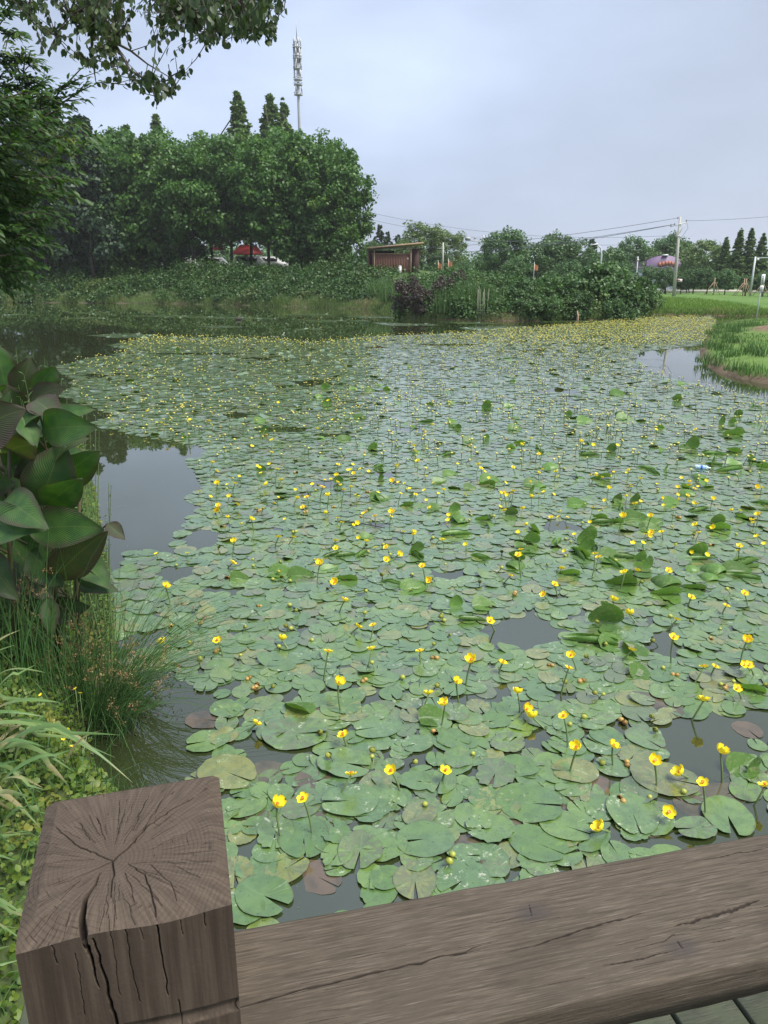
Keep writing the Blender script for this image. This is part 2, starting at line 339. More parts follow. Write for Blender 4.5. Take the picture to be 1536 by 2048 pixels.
# ================================================================== post, rail, deck
def wood(name, base, dark, along, moss=0.0, pith=None):
    m = Mat(name, .82, .25); oc = m.coord('Object')
    sc = {'x': (9, 230, 230), 'z': (60, 60, 2.0)}[along]
    gr = m.noise(m.coord('Object', sc), 1.6, 6, .65); big = m.noise(oc, 9, 4, .6); fine = m.noise(oc, 260, 2, .6)
    col = m.mix(m.ramp(gr, .34, .66), dark, base)
    col = m.mix(m.ramp(big, .48, .7), col, tuple(c * .72 for c in base))
    h = m.math('ADD', gr, m.math('MULTIPLY', fine, .35))
    if pith is not None:     # end grain: rings about the pith, faint rays
        vv = m.n('VectorMath', _operation='SUBTRACT', i0=m.n('TexCoord').outputs['Object'], i1=(pith[0], pith[1], 0)); sx_ = m.n('SeparateXYZ', i0=vv.outputs[0])
        rr = m.math('SQRT', m.math('ADD', m.math('MULTIPLY', sx_.outputs[0], sx_.outputs[0]), m.math('MULTIPLY', sx_.outputs[1], sx_.outputs[1])))
        rr2 = m.math('ADD', rr, m.math('MULTIPLY', m.noise(oc, 18, 3), .012))
        ring = m.math('SINE', m.math('MULTIPLY', rr2, 2 * math.pi / .0034)); ring = m.ramp(ring, -.2, 1)
        ag = m.math('ARCTAN2', sx_.outputs[1], sx_.outputs[0]); cmb = m.n('CombineXYZ', i0=m.math('MULTIPLY', ag, 9), i1=m.math('MULTIPLY', rr, 9), i2=0.0)
        rayn = m.noise(cmb.outputs[0], 3.2, 5, .7)
        ec = m.mix(m.ramp(rayn, .35, .7), tuple(c * .72 for c in base), tuple(c * 1.22 for c in base))
        c2 = m.n('CombineXYZ', i0=m.math('MULTIPLY', ag, 22), i1=m.math('MULTIPLY', rr, 40), i2=3.0); cr2 = m.noise(c2.outputs[0], 1.6, 2, .5)
        ec = m.mix(m.math('MULTIPLY', m.math('MULTIPLY', m.ramp(cr2, .655, .70), m.ramp(rr, .01, .035)), .75), ec, tuple(c * .45 for c in dark))
        ec = m.mix(m.math('MULTIPLY', m.math('MULTIPLY', ring, m.ramp(m.noise(oc, 30, 3), .35, .65)), .3), ec, dark)
        ec = m.mix(m.math('MULTIPLY', m.ramp(fine, .72, .8), .5), ec, (.2, .17, .15))
        sz = m.n('SeparateXYZ', i0=m.n('NewGeometry').outputs['True Normal']); ft = m.ramp(sz.outputs[2], .25, .45)
        col = m.mix(ft, col, ec); h = m.mix(ft, h, m.math('ADD', m.math('MULTIPLY', ring, .35), m.math('MULTIPLY', rayn, 1.0)))
    else:
        st = m.noise(m.coord('Object', {'x': (14, 420, 420), 'z': (160, 160, 9)}[along]), 1.2, 3, .6)
        col = m.mix(m.math('MULTIPLY', m.ramp(st, .62, .78), .45), col, (.2, .175, .15))
        fl = m.noise(m.coord('Object', {'x': (30, 900, 900), 'z': (900, 900, 30)}[along]), 1.0, 2, .5); col = m.mix(m.math('MULTIPLY', m.ramp(fl, .60, .68), .35), col, (.19, .165, .14)); col = m.mix(m.math('MULTIPLY', m.ramp(fl, .42, .34), .4), col, tuple(c * .6 for c in dark))
        stn = m.noise(m.coord('Object', {'x': (5, 14, 14), 'z': (14, 14, 5)}[along]), 1.0, 5, .65); col = m.mix(m.math('MULTIPLY', m.ramp(stn, .52, .66), .45), col, tuple(c * .75 for c in dark))
        for kx, ky in KNOTS:
            vv = m.n('VectorMath', _operation='SUBTRACT', i0=m.n('TexCoord').outputs['Object'], i1=(kx, ky, 0)); v2 = m.n('VectorMath', _operation='MULTIPLY', i0=vv.outputs[0], i1=(38, 62, 0))
            ln = m.n('VectorMath', _operation='LENGTH', i0=v2.outputs[0]); dd_ = m.math('ADD', ln.outputs['Value'], m.math('MULTIPLY', big, .9))
            col = m.mix(m.math('MULTIPLY', m.ramp(dd_, 1.5, .7), .6), col, (.04, .035, .035))
    if moss: col = m.mix(m.math('MULTIPLY', m.ramp(big, .4, .65), moss), col, (.09, .11, .055))
    ck = m.n('Attribute', _attribute_name='crack').outputs['Fac']; col = m.mix(m.math('MULTIPLY', m.ramp(ck, .0, .6), .8), col, (.012, .009, .008))  # near-black painted into the cracks, standing in for the shade of their depth
    m.color(col); m.bump(h, .5, .0015); return m.m

PY = R(15.5); PW = .15; PTOP = H - .44
pc = np.array([-.470 * .44, 1.1257 * .44]); eu = np.array([math.cos(PY), math.sin(PY)]); ev = np.array([-math.sin(PY), math.cos(PY)])
def pl(px, py):                           # photo pixel on the post's top -> local u, v
    p = onz(px, py, PTOP)[:2] - pc; return (p @ eu, p @ ev)
fn = np.array([-ev[0], -ev[1], 0]); fp = np.array([pc[0] - ev[0] * PW / 2, pc[1] - ev[1] * PW / 2, PTOP])
def pf(px, py):                           # photo pixel on the post's front face -> local u, depth below top
    p = onplane(px, py, fp, fn); return ((p[:2] - pc) @ eu, PTOP - p[2])
def polydist(x, y, poly, w0, w1, taper=False):
    best = np.full(x.shape, 0.0); n = len(poly) - 1
    for i in range(n):
        a = poly[i]; b = poly[i + 1]; ab = (b[0] - a[0], b[1] - a[1]); L = ab[0] ** 2 + ab[1] ** 2 + 1e-12
        t = np.clip(((x - a[0]) * ab[0] + (y - a[1]) * ab[1]) / L, 0, 1)
        d = np.hypot(x - a[0] - t * ab[0], y - a[1] - t * ab[1]); wl = w0 + (w1 - w0) * (i + t) / n
        if taper: fr = (i + t) / n; wl = wl * (.15 + .85 * np.sin(np.pi * fr) ** .7) * (1 + .45 * np.sin(fr * 23 + w0 * 9e3) * np.sin(fr * 57))
        best = np.maximum(best, np.clip(1 - d / np.maximum(wl, 3.2e-4), 0, 1))
    return best
def wig(poly, amp, step=.004, seed=0):
    r = random.Random(seed); o = []
    for a, b in zip(poly[:-1], poly[1:]):
        L = math.hypot(b[0] - a[0], b[1] - a[1]); k = max(1, int(L / step))
        for i in range(k): t = i / k; o.append((a[0] + (b[0] - a[0]) * t + r.gauss(0, amp), a[1] + (b[1] - a[1]) * t + r.gauss(0, amp)))
    o.append(poly[-1]); return o
pith = pl(225, 1722)
TC = [([(225, 1722), (262, 1690), (290, 1655), (345, 1618), (385, 1596)], .0016, .0011, .012), ([(225, 1722), (190, 1705), (155, 1693), (112, 1655)], .0011, .0004, .008),
      ([(225, 1722), (175, 1745), (108, 1772)], .0012, .0005, .008), ([(225, 1722), (228, 1742), (222, 1770), (222, 1795)], .0013, .0006, .008),
      ([(201, 1745), (188, 1770), (170, 1800), (163, 1832), (165, 1850)], .0006, .0042, .014), ([(262, 1727), (283, 1723), (370, 1725)], .0005, .0006, .006),
      ([(255, 1726), (290, 1750), (301, 1780), (309, 1812)], .0005, .0011, .008), ([(250, 1745), (262, 1775), (268, 1800)], .0005, .0005, .005), ([(300, 1730), (340, 1765), (352, 1790)], .0005, .0005, .005),
      ([(345, 1730), (400, 1755)], .0005, .0004, .004), ([(190, 1718), (150, 1719), (75, 1730)], .0004, .0005, .005), ([(160, 1645), (180, 1680)], .0006, .0004, .006), ([(195, 1636), (210, 1680)], .0006, .0004, .006),
      ([(240, 1600), (236, 1650)], .0004, .0005, .005), ([(292, 1600), (266, 1660)], .0007, .0004, .006), ([(325, 1598), (285, 1660)], .0007, .0005, .006), ([(300, 1702), (350, 1672), (425, 1648)], .0005, .0005, .005),
      ([(350, 1708), (432, 1700)], .0004, .0005, .004), ([(120, 1800), (160, 1760)], .0004, .0003, .004), ([(380, 1722), (430, 1722)], .0005, .0004, .004)]
tcl = []
for k, (p, a, b, dp_) in enumerate(TC): tcl.append((wig([pl(*c) for c in p], .0004, .004, k), a, b, dp_))
rr_ = random.Random(5)
for k in range(60):
    a = rr_.uniform(0, 6.283); r0 = rr_.uniform(.018, .055); r1 = r0 + rr_.uniform(.01, .035)
    p = [(pith[0] + math.cos(a + rr_.gauss(0, .02)) * r, pith[1] + math.sin(a + rr_.gauss(0, .02)) * r) for r in (r0, (r0 + r1) / 2, r1)]
    tcl.append((wig(p, .0004, .004, 100 + k), .0004, .0002, rr_.uniform(.002, .004)))
for k in range(30):          # short splits that follow the rings
    a = rr_.uniform(0, 6.283); r0 = rr_.uniform(.03, .085); da = rr_.uniform(.05, .16)
    p = [(pith[0] + math.cos(a + da * t) * r0, pith[1] + math.sin(a + da * t) * r0) for t in (0, .5, 1)]
    tcl.append((p, .0004, .0002, .0025))
FC = [([(163, 1842), (178, 1900), (190, 1950), (198, 1975)], .0032, .0008, .014), ([(183, 1862), (205, 1940), (228, 2030), (236, 2060)], .0012, .0026, .014), ([(309, 1812), (318, 1880), (336, 1990)], .0013, .0008, .010),
      ([(247, 1826), (260, 1920), (280, 2005)], .0007, .0004, .006), ([(98, 1858), (108, 1900), (114, 1925)], .0006, .0008, .005), ([(402, 1786), (410, 1845)], .0009, .0004, .006), ([(355, 1796), (365, 1865)], .0004, .0003, .004),
      ([(356, 2000), (366, 2060)], .0009, .0006, .006), ([(150, 1900), (170, 2030)], .0004, .0003, .004), ([(276, 1830), (285, 1870)], .0004, .0003, .004), ([(216, 1830), (240, 1990)], .0004, .0003, .004)]
fcl = [(wig([pf(*c) for c in p], .0004, .006, 50 + k), a, b, d) for k, (p, a, b, d) in enumerate(FC)]
hw = PW / 2; nn = 330
uu = np.linspace(-hw, hw, nn); U, V_ = np.meshgrid(uu, uu, indexing='xy')
def chamfer(U, V_):
    ef = (-hw + .017 + .003 * np.sin(U * 60) - V_) * .62       # front bevel, worn
    el = (-hw + .011 - U) * .55; er = (U - hw + .011 + .002 * np.sin(V_ * 70)) * .6; eb = (V_ - hw + .004) * .5
    rough_ = (np.sin(U * 900 + V_ * 300) * np.sin(V_ * 800)) * .0002
    z = -np.maximum(0, np.maximum(np.maximum(ef, el), np.maximum(er, eb)))
    return z + np.where(z < -.0005, rough_, 0)
Z = chamfer(U, V_)
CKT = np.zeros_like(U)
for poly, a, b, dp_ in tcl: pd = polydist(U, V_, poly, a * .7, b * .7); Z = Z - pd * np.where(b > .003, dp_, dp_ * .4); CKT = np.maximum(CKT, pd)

edge = chamfer(U, V_)
# top sheet stops at the body's outline; sides are sheets of their own hung from it
tv = np.stack([U, V_, Z], -1).reshape(-1, 3); ti = np.arange(nn * nn).reshape(nn, nn)
tf = np.stack([ti[:-1, :-1], ti[:-1, 1:], ti[1:, 1:], ti[1:, :-1]], -1).reshape(-1, 4)
def side(n_u, fixed, axis, sgn, cracks, dense):
    dz = np.concatenate([np.linspace(0, .24, dense), np.linspace(.25, PTOP + .6, 24)]); u_ = np.linspace(-hw, hw, n_u)
    A_, B_ = np.meshgrid(u_, dz, indexing='xy')
    fz = np.full(n_u, fixed)
    top = np.interp(u_, uu, (Z[0, :] if axis == 'f' else Z[:, 0] if axis == 'l' else Z[:, -1] if axis == 'r' else Z[-1, :]))
    zz = -B_ + top[None, :] * np.clip(1 - B_ / .03, 0, 1)
    off = np.zeros_like(A_)
    ck = np.zeros_like(A_)
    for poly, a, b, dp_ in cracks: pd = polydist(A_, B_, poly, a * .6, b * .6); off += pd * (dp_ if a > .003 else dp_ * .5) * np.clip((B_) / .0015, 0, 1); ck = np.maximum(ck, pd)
    off += .0028 * np.clip(1 - np.abs(B_ - .107 - .0015 * np.sin(A_ * 40)) / .0065, 0, 1) ** .6   # shallow groove round the post
    off[0, :] = 0
    if axis == 'f': P = np.stack([A_, np.full_like(A_, fixed) + off, zz], -1)
    elif axis == 'b': P = np.stack([A_, np.full_like(A_, fixed) - off, zz], -1)
    elif axis == 'l': P = np.stack([np.full_like(A_, fixed) + off, A_, zz], -1)
    else: P = np.stack([np.full_like(A_, fixed) - off, A_, zz], -1)
    i_ = np.arange(A_.size).reshape(A_.shape); f = np.stack([i_[:-1, :-1], i_[1:, :-1], i_[1:, 1:], i_[:-1, 1:]], -1).reshape(-1, 4)
    if sgn < 0: f = f[:, ::-1]
    return P.reshape(-1, 3), f, ck.ravel()
Vs, Fs_, CK = [tv], [tf], [CKT.ravel()]; nv = len(tv)
for a in ((nn, -hw, 'f', 1, fcl, 230), (60, -hw, 'l', -1, [], 60), (60, hw, 'r', 1, [], 60), (60, hw, 'b', -1, [], 40)):
    v, f, c = side(*a); CK.append(c); Vs.append(v); Fs_.append(f + nv); nv += len(v)
KNOTS = []
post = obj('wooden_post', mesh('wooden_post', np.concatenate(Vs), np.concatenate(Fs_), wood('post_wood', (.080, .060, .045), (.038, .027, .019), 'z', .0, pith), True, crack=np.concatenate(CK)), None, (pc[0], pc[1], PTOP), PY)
tag(post, 'square weathered wooden post with radial cracks on its top, left of the rail', 'post')

RY = R(12.8); RT = H - .62; ru = np.array([math.cos(RY), math.sin(RY)]); rv_ = np.array([-math.sin(RY), math.cos(RY)])
r0 = onz(467, 1858, RT)[:2]; RW = .146; ro = r0 - rv_ * RW / 2           # origin: rail axis near the post
def rl(px, py): p = onz(px, py, RT)[:2] - ro; return (p @ ru, p @ rv_)
RC = [([(455, 2020), (472, 2015), (580, 1987), (660, 1967), (768, 1940), (818, 1930), (905, 1908), (988, 1885)], .0011, .0008, .008), ([(1020, 1903), (1088, 1885), (1168, 1857), (1288, 1825)], .0005, .0011, .008),
      ([(1345, 1852), (1400, 1838), (1448, 1825), (1518, 1800)], .0010, .0018, .010), ([(1203, 1932), (1353, 1900)], .0007, .0006, .006), ([(1268, 1897), (1328, 1882), (1343, 1870), (1383, 1867)], .0004, .0006, .005),
      ([(1390, 1722), (1478, 1707), (1560, 1690)], .0005, .0009, .006), ([(973, 1845), (1033, 1835)], .0005, .0004, .004), ([(1418, 1885), (1468, 1877)], .0007, .0004, .005), ([(900, 1915), (960, 1900)], .0005, .0004, .004),
      ([(1400, 1862), (1480, 1850)], .0004, .0003, .003), ([(1060, 1810), (1064, 1835)], .0007, .0005, .005), ([(1355, 1880), (1370, 1902)], .0009, .0005, .006), ([(1500, 1820), (1600, 1795)], .0005, .0010, .006)]
rcl = [(wig([rl(*c) for c in p], .0007, .010, 200 + k), a * (1.5 if k < 4 else 1), b * (1.5 if k < 4 else 1), d) for k, (p, a, b, d) in enumerate(RC)]
KNOTS = [rl(1063, 1825), rl(1363, 1895)]
for k in range(40):
    s0 = rr_.uniform(0, .95); w0 = rr_.uniform(-.07, .07); L_ = rr_.uniform(.015, .06); rcl.append((wig([(s0, w0), (s0 + L_, w0 + rr_.gauss(0, .0008))], .0002, .01, 300 + k), .0004, .0002, rr_.uniform(.0008, .0022)))
ss = np.concatenate([[-.03], np.linspace(0, .98, 1050), np.linspace(1.0, 2.3, 30)]); ww = np.linspace(-RW / 2, RW / 2, 330)
Sx, Wx = np.meshgrid(ss, ww, indexing='xy'); Zr = np.zeros_like(Sx); CKR = np.zeros_like(Sx)
for poly, a, b, d in rcl:
    x0 = min(p[0] for p in poly) - .01; x1 = max(p[0] for p in poly) + .01; k = (Sx[0] >= x0) & (Sx[0] <= x1)
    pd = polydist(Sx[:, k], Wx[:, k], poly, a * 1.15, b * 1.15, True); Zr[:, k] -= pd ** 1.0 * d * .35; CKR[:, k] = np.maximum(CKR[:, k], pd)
Zr += vnoise(Sx * .3, Wx, 500, 12) * .0003 + vnoise(Sx * .1, Wx, 1400, 13) * .00015
Zr -= np.clip(np.abs(Wx) - (RW / 2 - .004 - .0015 * vnoise(Sx, Wx, 60, 2)), 0, 1) * .8
nS, nW = len(ss), len(ww); iR = np.arange(nS * nW).reshape(nW, nS)
rvv = np.stack([Sx, Wx, Zr], -1).reshape(-1, 3); rff = [np.stack([iR[:-1, :-1], iR[:-1, 1:], iR[1:, 1:], iR[1:, :-1]], -1).reshape(-1, 4)]
off = len(rvv); TH = .046
bt = []
for yy in (-RW / 2, RW / 2):
    row = iR[0] if yy < 0 else iR[-1]; levels = [row]
    for t in (.3, .65, 1): 
        v = np.stack([ss, np.full(nS, yy) + vnoise(ss, ss * 0 + t, 90, 5) * .0006, np.full(nS, -TH * t)], -1); rvv = np.concatenate([rvv, v]); levels.append(np.arange(off, off + nS)); off += nS
    for a, b in zip(levels[:-1], levels[1:]):
        f = np.stack([a[:-1], b[:-1], b[1:], a[1:]], -1); rff.append(f if yy < 0 else f[:, ::-1])
    bt.append(levels[-1])
rff.append(np.stack([bt[0][:-1], bt[1][:-1], bt[1][1:], bt[0][1:]], -1))
rail = empty('wooden_railing', (ro[0], ro[1], RT), 'broad weathered handrail plank running right from the post over the pond', 'railing', rz=RY)
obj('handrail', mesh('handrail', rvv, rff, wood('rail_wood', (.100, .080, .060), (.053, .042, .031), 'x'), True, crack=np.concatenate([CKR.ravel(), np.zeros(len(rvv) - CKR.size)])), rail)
mb = MB(); mb.box((2.33, 0, (-RT - .6 + .03) / 2), (.13, .13, RT + .6 + .03 )); mb.build('support_post', wood('rail_post_wood', (.165, .128, .118), (.062, .046, .038), 'z'), rail)
mb = MB(); mb.box((1.1, 0, -.55), (2.3, .045, .09)); mb.build('lower_rail', bpy.data.materials['rail_wood'], rail)

KNOTS = []
dm = wood('deck_wood', (.10, .105, .075), (.05, .055, .038), 'x', .45)
deck = empty('wooden_deck', (0, 0, H - 1.5), 'green-stained plank deck floor under the handrail', 'deck', rz=RY)
for k in range(-2, 16):
    mb = MB(); x = -.19 + k * .152
    mb.box((x + .07, 0.12, -.02), (.141, 2.5, .04)); o = mb.build('plank', dm, deck); bv = o.modifiers.new('b', 'BEVEL'); bv.width = .003
    o.rotation_euler = (0, 0, 0)
mb = MB(); mb.box((.95, -.7, -.12), (2.6, .12, .14)); mb.box((.95, 1.2, -.12), (2.6, .12, .14)); mb.build('joist', dm, deck)
for x in (-.25, 2.1):
    for y in (-.7, 1.2):
        mb = MB(); mb.tube([(x, y, -.19), (x, y, -1.9)], .07, 10); mb.build('pile', dm, deck)

# ================================================================== lily pads
MAIN = [(455, 2060), (470, 1730), (440, 1620), (408, 1560), (372, 1500), (395, 1470), (350, 1410), (318, 1350), (250, 1330), (235, 1250), (240, 1180), (255, 1110), (300, 1095), (365, 1110), (385, 1060), (400, 1015), (358, 1000), (425, 975), (380, 940), (362, 925), (415, 905), (400, 895), (330, 880), (265, 868), (190, 848), (215, 825), (130, 790), (150, 760), (100, 735), (190, 715), (262, 702), (225, 690), (310, 673), (500, 677), (640, 684), (720, 674), (850, 669), (1000, 661), (1120, 652), (1200, 645), (1300, 636), (1380, 634), (1432, 640), (1425, 668), (1405, 690), (1290, 703), (1262, 712), (1300, 745), (1360, 762), (1440, 780), (1540, 800), (1700, 830), (1900, 900), (1900, 2060)]
STR = [[(175, 671), (240, 667), (310, 669), (305, 675), (230, 676)], [(245, 632), (330, 630), (560, 637), (520, 639), (330, 635)], [(395, 653), (440, 651), (487, 654), (430, 657)], [(5, 629), (55, 628), (55, 631), (5, 631)], [(120, 636), (200, 634), (210, 638), (130, 639)], [(140, 625), (220, 624), (215, 628), (150, 628)],
       [(745, 645), (860, 648), (880, 651), (780, 652)], [(590, 658), (640, 657), (650, 660), (600, 661)], [(880, 643), (950, 644), (1010, 648), (920, 648)], [(690, 631), (780, 634), (790, 637), (700, 635)], [(620, 641), (730, 640), (740, 643), (630, 644)], [(920, 655), (1010, 652), (1100, 655), (1150, 660), (1000, 662), (930, 659)], [(1075, 640), (1260, 637), (1430, 633), (1420, 639), (1250, 643), (1090, 645)],
       [(560, 628), (660, 628), (670, 631), (570, 631)], [(1100, 650), (1200, 647), (1150, 654)]]
mainw = [tuple(onz(*p)[:2]) for p in MAIN]; strw = [[tuple(onz(*p)[:2]) for p in s] for s in STR]
pts = []
def field(x0, x1, y0, y1, sp_):
    nx = int((x1 - x0) / sp_); ny = int((y1 - y0) / (sp_ * .87)); X, Y = np.meshgrid(np.arange(nx), np.arange(ny)); X = x0 + (X + .5 * (Y % 2)) * sp_; Y = y0 + Y * sp_ * .87
    X = X + rng.normal(0, sp_ * .26, X.shape); Y = Y + rng.normal(0, sp_ * .26, Y.shape); return X.ravel(), Y.ravel()
def keep_main(X, Y):
    dj = vnoise(X, Y, 2.2, 21) * .18; ok = inpoly(X + dj, Y + dj, mainw)
    if len(strw):
        for s in strw: ok |= inpoly(X, Y, s)
    ok &= ~(inpoly(X, Y, SH) == False)
    gap = vnoise(X, Y, 1.5, 31) + .6 * vnoise(X, Y, 5.0, 32)
    px, py = proj(np.stack([X, Y, X * 0], -1))
    thr = np.where(py > 1150, -.62, np.where(py > 800, -.85, -.78))
    # a few patches of open water among the pads, as in the photograph
    for cx, cy, a, b in ((640, 1800, 95, 62), (505, 1820, 12, 12), (520, 1510, 50, 40), (700, 1590, 20, 12), (1050, 1265, 75, 38), (290, 1430, 90, 70), (450, 1180, 34, 10), (900, 1150, 40, 12), (1120, 1052, 40, 13), (1330, 1290, 35, 22), (760, 1465, 25, 14), (990, 1500, 26, 14), (1060, 1480, 40, 16), (1100, 1700, 26, 20), (560, 860, 60, 6), (660, 872, 40, 4), (610, 990, 20, 7), (760, 1050, 30, 6), (400, 1080, 40, 22), (350, 1150, 40, 12), (1500, 1330, 34, 14), (830, 1600, 24, 12), (1010, 1390, 26, 12), (400, 708, 110, 2), (900, 690, 60, 2.5), (470, 832, 30, 7)):
        ok &= ~(((px - cx) / a) ** 2 + ((py - cy) / b) ** 2 < 1)
    return ok & (gap > thr)
x_, y_ = field(-8, 12, 1.6, 14, .120); k = keep_main(x_, y_); A1 = np.stack([x_[k], y_[k]], -1)
x_, y_ = field(-38, 42, 14, 95, .19); k = keep_main(x_, y_); A2 = np.stack([x_[k], y_[k]], -1)
near_drop = rng.random(len(A1)) > .05; A1 = A1[near_drop]
PAD = np.concatenate([A1, A2]); PAD = PAD[rng.random(len(PAD)) > .02]
# hand-placed big pads close to the rail (photo pixel of centre, length px, direction deg, sunk?)
HANDP = [(608, 1678, 112, 95), (527, 1795, 116, 150), (455, 1548, 120, 150), (700, 1605, 112, 10), (1075, 1690, 118, 145), (720, 1705, 100, 85), (1060, 1610, 130, 170), (1265, 1630, 118, 85), (1105, 1540, 92, 100), (990, 1550, 90, 70), (850, 1682, 112, 10), (1455, 1635, 110, 80), (1130, 1655, 100, 150),
         (590, 1470, 130, 175), (755, 1457, 95, 20), (690, 1530, 105, 165), (415, 1485, 85, 20), (1150, 1545, 90, 0), (1330, 1560, 130, 160), (980, 1660, 95, 10), (830, 1765, 95, 90), (925, 1765, 110, 40), (1290, 1480, 80, 120), (1390, 1660, 80, 10)]
hp = [onz(a, b)[:2] for a, b, _, _ in HANDP]
d_ = np.min([np.hypot(PAD[:, 0] - h[0], PAD[:, 1] - h[1]) for h in hp], 0); PAD = PAD[d_ > .075]
TWO = 2 * math.pi
def pad_shape(n, seed, ragged=0.0, wave=.004, rings=(0, .35, .7, 1.0)):
    r = np.random.default_rng(seed); g_ = r.uniform(.05, .16); th = np.linspace(-math.pi + g_, math.pi - g_, n)
    asp = r.uniform(.76, .88); rad_ = 1 + .03 * np.sin(3 * th + r.uniform(0, 6)) + r.normal(0, .006 + ragged, n)
    endf = np.clip((math.pi - np.abs(th)) / .42, 0, 1); rad_ *= .86 + .14 * np.sin(endf * math.pi / 2)
    c = .12; V = []; UVs = []
    ph = r.uniform(0, 6, 4)
    for ri in rings:
        x = np.cos(th) * rad_ * ri * (1.0) + c * (0 if ri == 0 else 0); y = np.sin(th) * rad_ * ri * asp
        z = wave * ri ** 2 * (np.sin(2 * th + ph[0]) * 1.2 + np.sin(5 * th + ph[1]) * .8 + .9) + (ri == 1.0) * r.normal(0, wave * .35, n) + .0
        V.append(np.stack([x, y, z], -1)); UVs.append(np.stack([x, y], -1))
    V = np.concatenate(V); UVs = np.concatenate(UVs); k = len(rings); i_ = np.arange(k * n).reshape(k, n)
    f = np.stack([i_[:-1, :-1], i_[1:, :-1], i_[1:, 1:], i_[:-1, 1:]], -1).reshape(-1, 4)
    return V, f, UVs
def padmat(name, kind):
    m = Mat(name, .36, 1.0); t = m.n('TexCoord'); uv = t.outputs['UV']; sx_ = m.n('SeparateXYZ', i0=uv)
    at = m.n('Attribute', _attribute_name='rnd').outputs['Fac']; oi = m.n('ObjectInfo').outputs['Random']
    rnd_ = m.math('FRACT', m.math('ADD', at, m.math('MULTIPLY', oi, 7.31)))
    ob = t.outputs['Object']; pos = m.n('NewGeometry').outputs['Position']
    a = m.math('ARCTAN2', sx_.outputs[1], sx_.outputs[0]); vein = m.math('ABSOLUTE', m.math('SINE', m.math('MULTIPLY', a, 11)))
    vl = m.ramp(vein, .10, .0); mid = m.ramp(m.math('ABSOLUTE', sx_.outputs[1]), .03, .0); vl = m.math('MAXIMUM', m.math('MULTIPLY', vl, .5), m.math('MULTIPLY', mid, .7))
    n1 = m.noise(pos, 7, 4, .6); n2 = m.noise(pos, 38, 5, .7); n3 = m.noise(pos, 90, 2, .5); n4 = m.noise(pos, 2.1, 2)
    if kind == 'sunk':
        col = m.mix(rnd_, (.105, .075, .05), (.075, .075, .04)); col = m.mix(m.ramp(n1, .4, .7), col, (.05, .045, .032)); col = m.mix(m.math('MULTIPLY', vl, .5), col, (.13, .10, .07))
        m.b.inputs['Roughness'].default_value = .06; m.color(col); m.bump(n4, .05, .01); return m.m
    col = m.mix(rnd_, (.076, .152, .027), (.135, .22, .041)); col = m.mix(m.math('MULTIPLY', m.ramp(n4, .35, .65), .7), col, (.08, .15, .065))
    col = m.mix(m.math('MULTIPLY', m.ramp(rnd_, .82, .95), .8), col, (.19, .18, .05)); col = m.mix(m.math('MULTIPLY', m.ramp(m.math('FRACT', m.math('MULTIPLY', rnd_, 5.3)), .8, .9), .7), col, (.10, .105, .06))          # some pads turning yellow
    col = m.mix(m.math('MULTIPLY', vl, .6), col, (.13, .23, .10))
    dk = m.ramp(m.noise(pos, 16, 4, .6), .45, .62); col = m.mix(m.math('MULTIPLY', dk, .35), col, (.035, .08, .03))
    film = m.math('MULTIPLY', m.ramp(m.math('ADD', m.math('MULTIPLY', n1, .5), m.math('MULTIPLY', n2, .5)), .42, .60), m.ramp(rnd_, .15, .6)); col = m.mix(m.math('MULTIPLY', film, .3), col, (.16, .25, .09))
    scar = m.math('MULTIPLY', m.ramp(n2, .56, .63), m.ramp(n1, .50, .58)); scar = m.math('MULTIPLY', scar, m.ramp(m.math('FRACT', m.math('MULTIPLY', rnd_, 3.7)), .45, .6))
    col = m.mix(m.math('MULTIPLY', scar, .8), col, (.42, .45, .33))
    spk = m.ramp(n3, .66, .70); col = m.mix(m.math('MULTIPLY', spk, .8), col, (.02, .03, .015))
    rm = m.math('ADD', m.math('MULTIPLY', sx_.outputs[0], sx_.outputs[0]), m.math('MULTIPLY', m.math('MULTIPLY', sx_.outputs[1], sx_.outputs[1]), 1.45)); col = m.mix(m.math('MULTIPLY', m.ramp(rm, .9, 1.02), .45), col, (.06, .06, .03))
    m.color(col); m.put(m.b.inputs['Roughness'], m.math('MULTIPLY_ADD', n1, .2, .2)); m.b.inputs['Coat Weight'].default_value = .9; m.b.inputs['Coat Roughness'].default_value = .16
    m.bump(m.math('ADD', m.math('MULTIPLY', vl, -.6), m.math('ADD', m.math('MULTIPLY', n2, .8), m.math('MULTIPLY', n1, 1.5))), .35, .005); m.translucent(.08); return m.m
M['pad'] = padmat('lily_pad_leaf', 'green'); M['sunk'] = padmat('sunken_pad_leaf', 'sunk')
px, py = proj(np.concatenate([PAD, np.zeros((len(PAD), 1))], 1)); vis = (px > -60) & (px < 1596) & (py < 2048 - 40)
vis &= ~((py > 1858 + (px - 467) * (1672 - 1858) / (1536 - 467) + 30) & (px > 467))          # behind the rail
dist = np.hypot(PAD[:, 0], PAD[:, 1]); order = np.argsort(np.where(vis, dist, 1e9)); NI = 300 - len(HANDP) - 34
ind = order[:NI]; rest = np.setdiff1d(np.arange(len(PAD)), ind)
ORD = ['zeroth', 'first', 'second', 'third', 'fourth', 'fifth', 'sixth', 'seventh', 'eighth', 'ninth', 'tenth', 'eleventh', 'twelfth', 'thirteenth', 'fourteenth', 'fifteenth', 'sixteenth', 'seventeenth', 'eighteenth', 'nineteenth', 'twentieth']
ORD += ['twenty-' + w_ for w_ in ORD[1:10]] + ['thirtieth'] + ['thirty-' + w_ for w_ in ORD[1:10]]
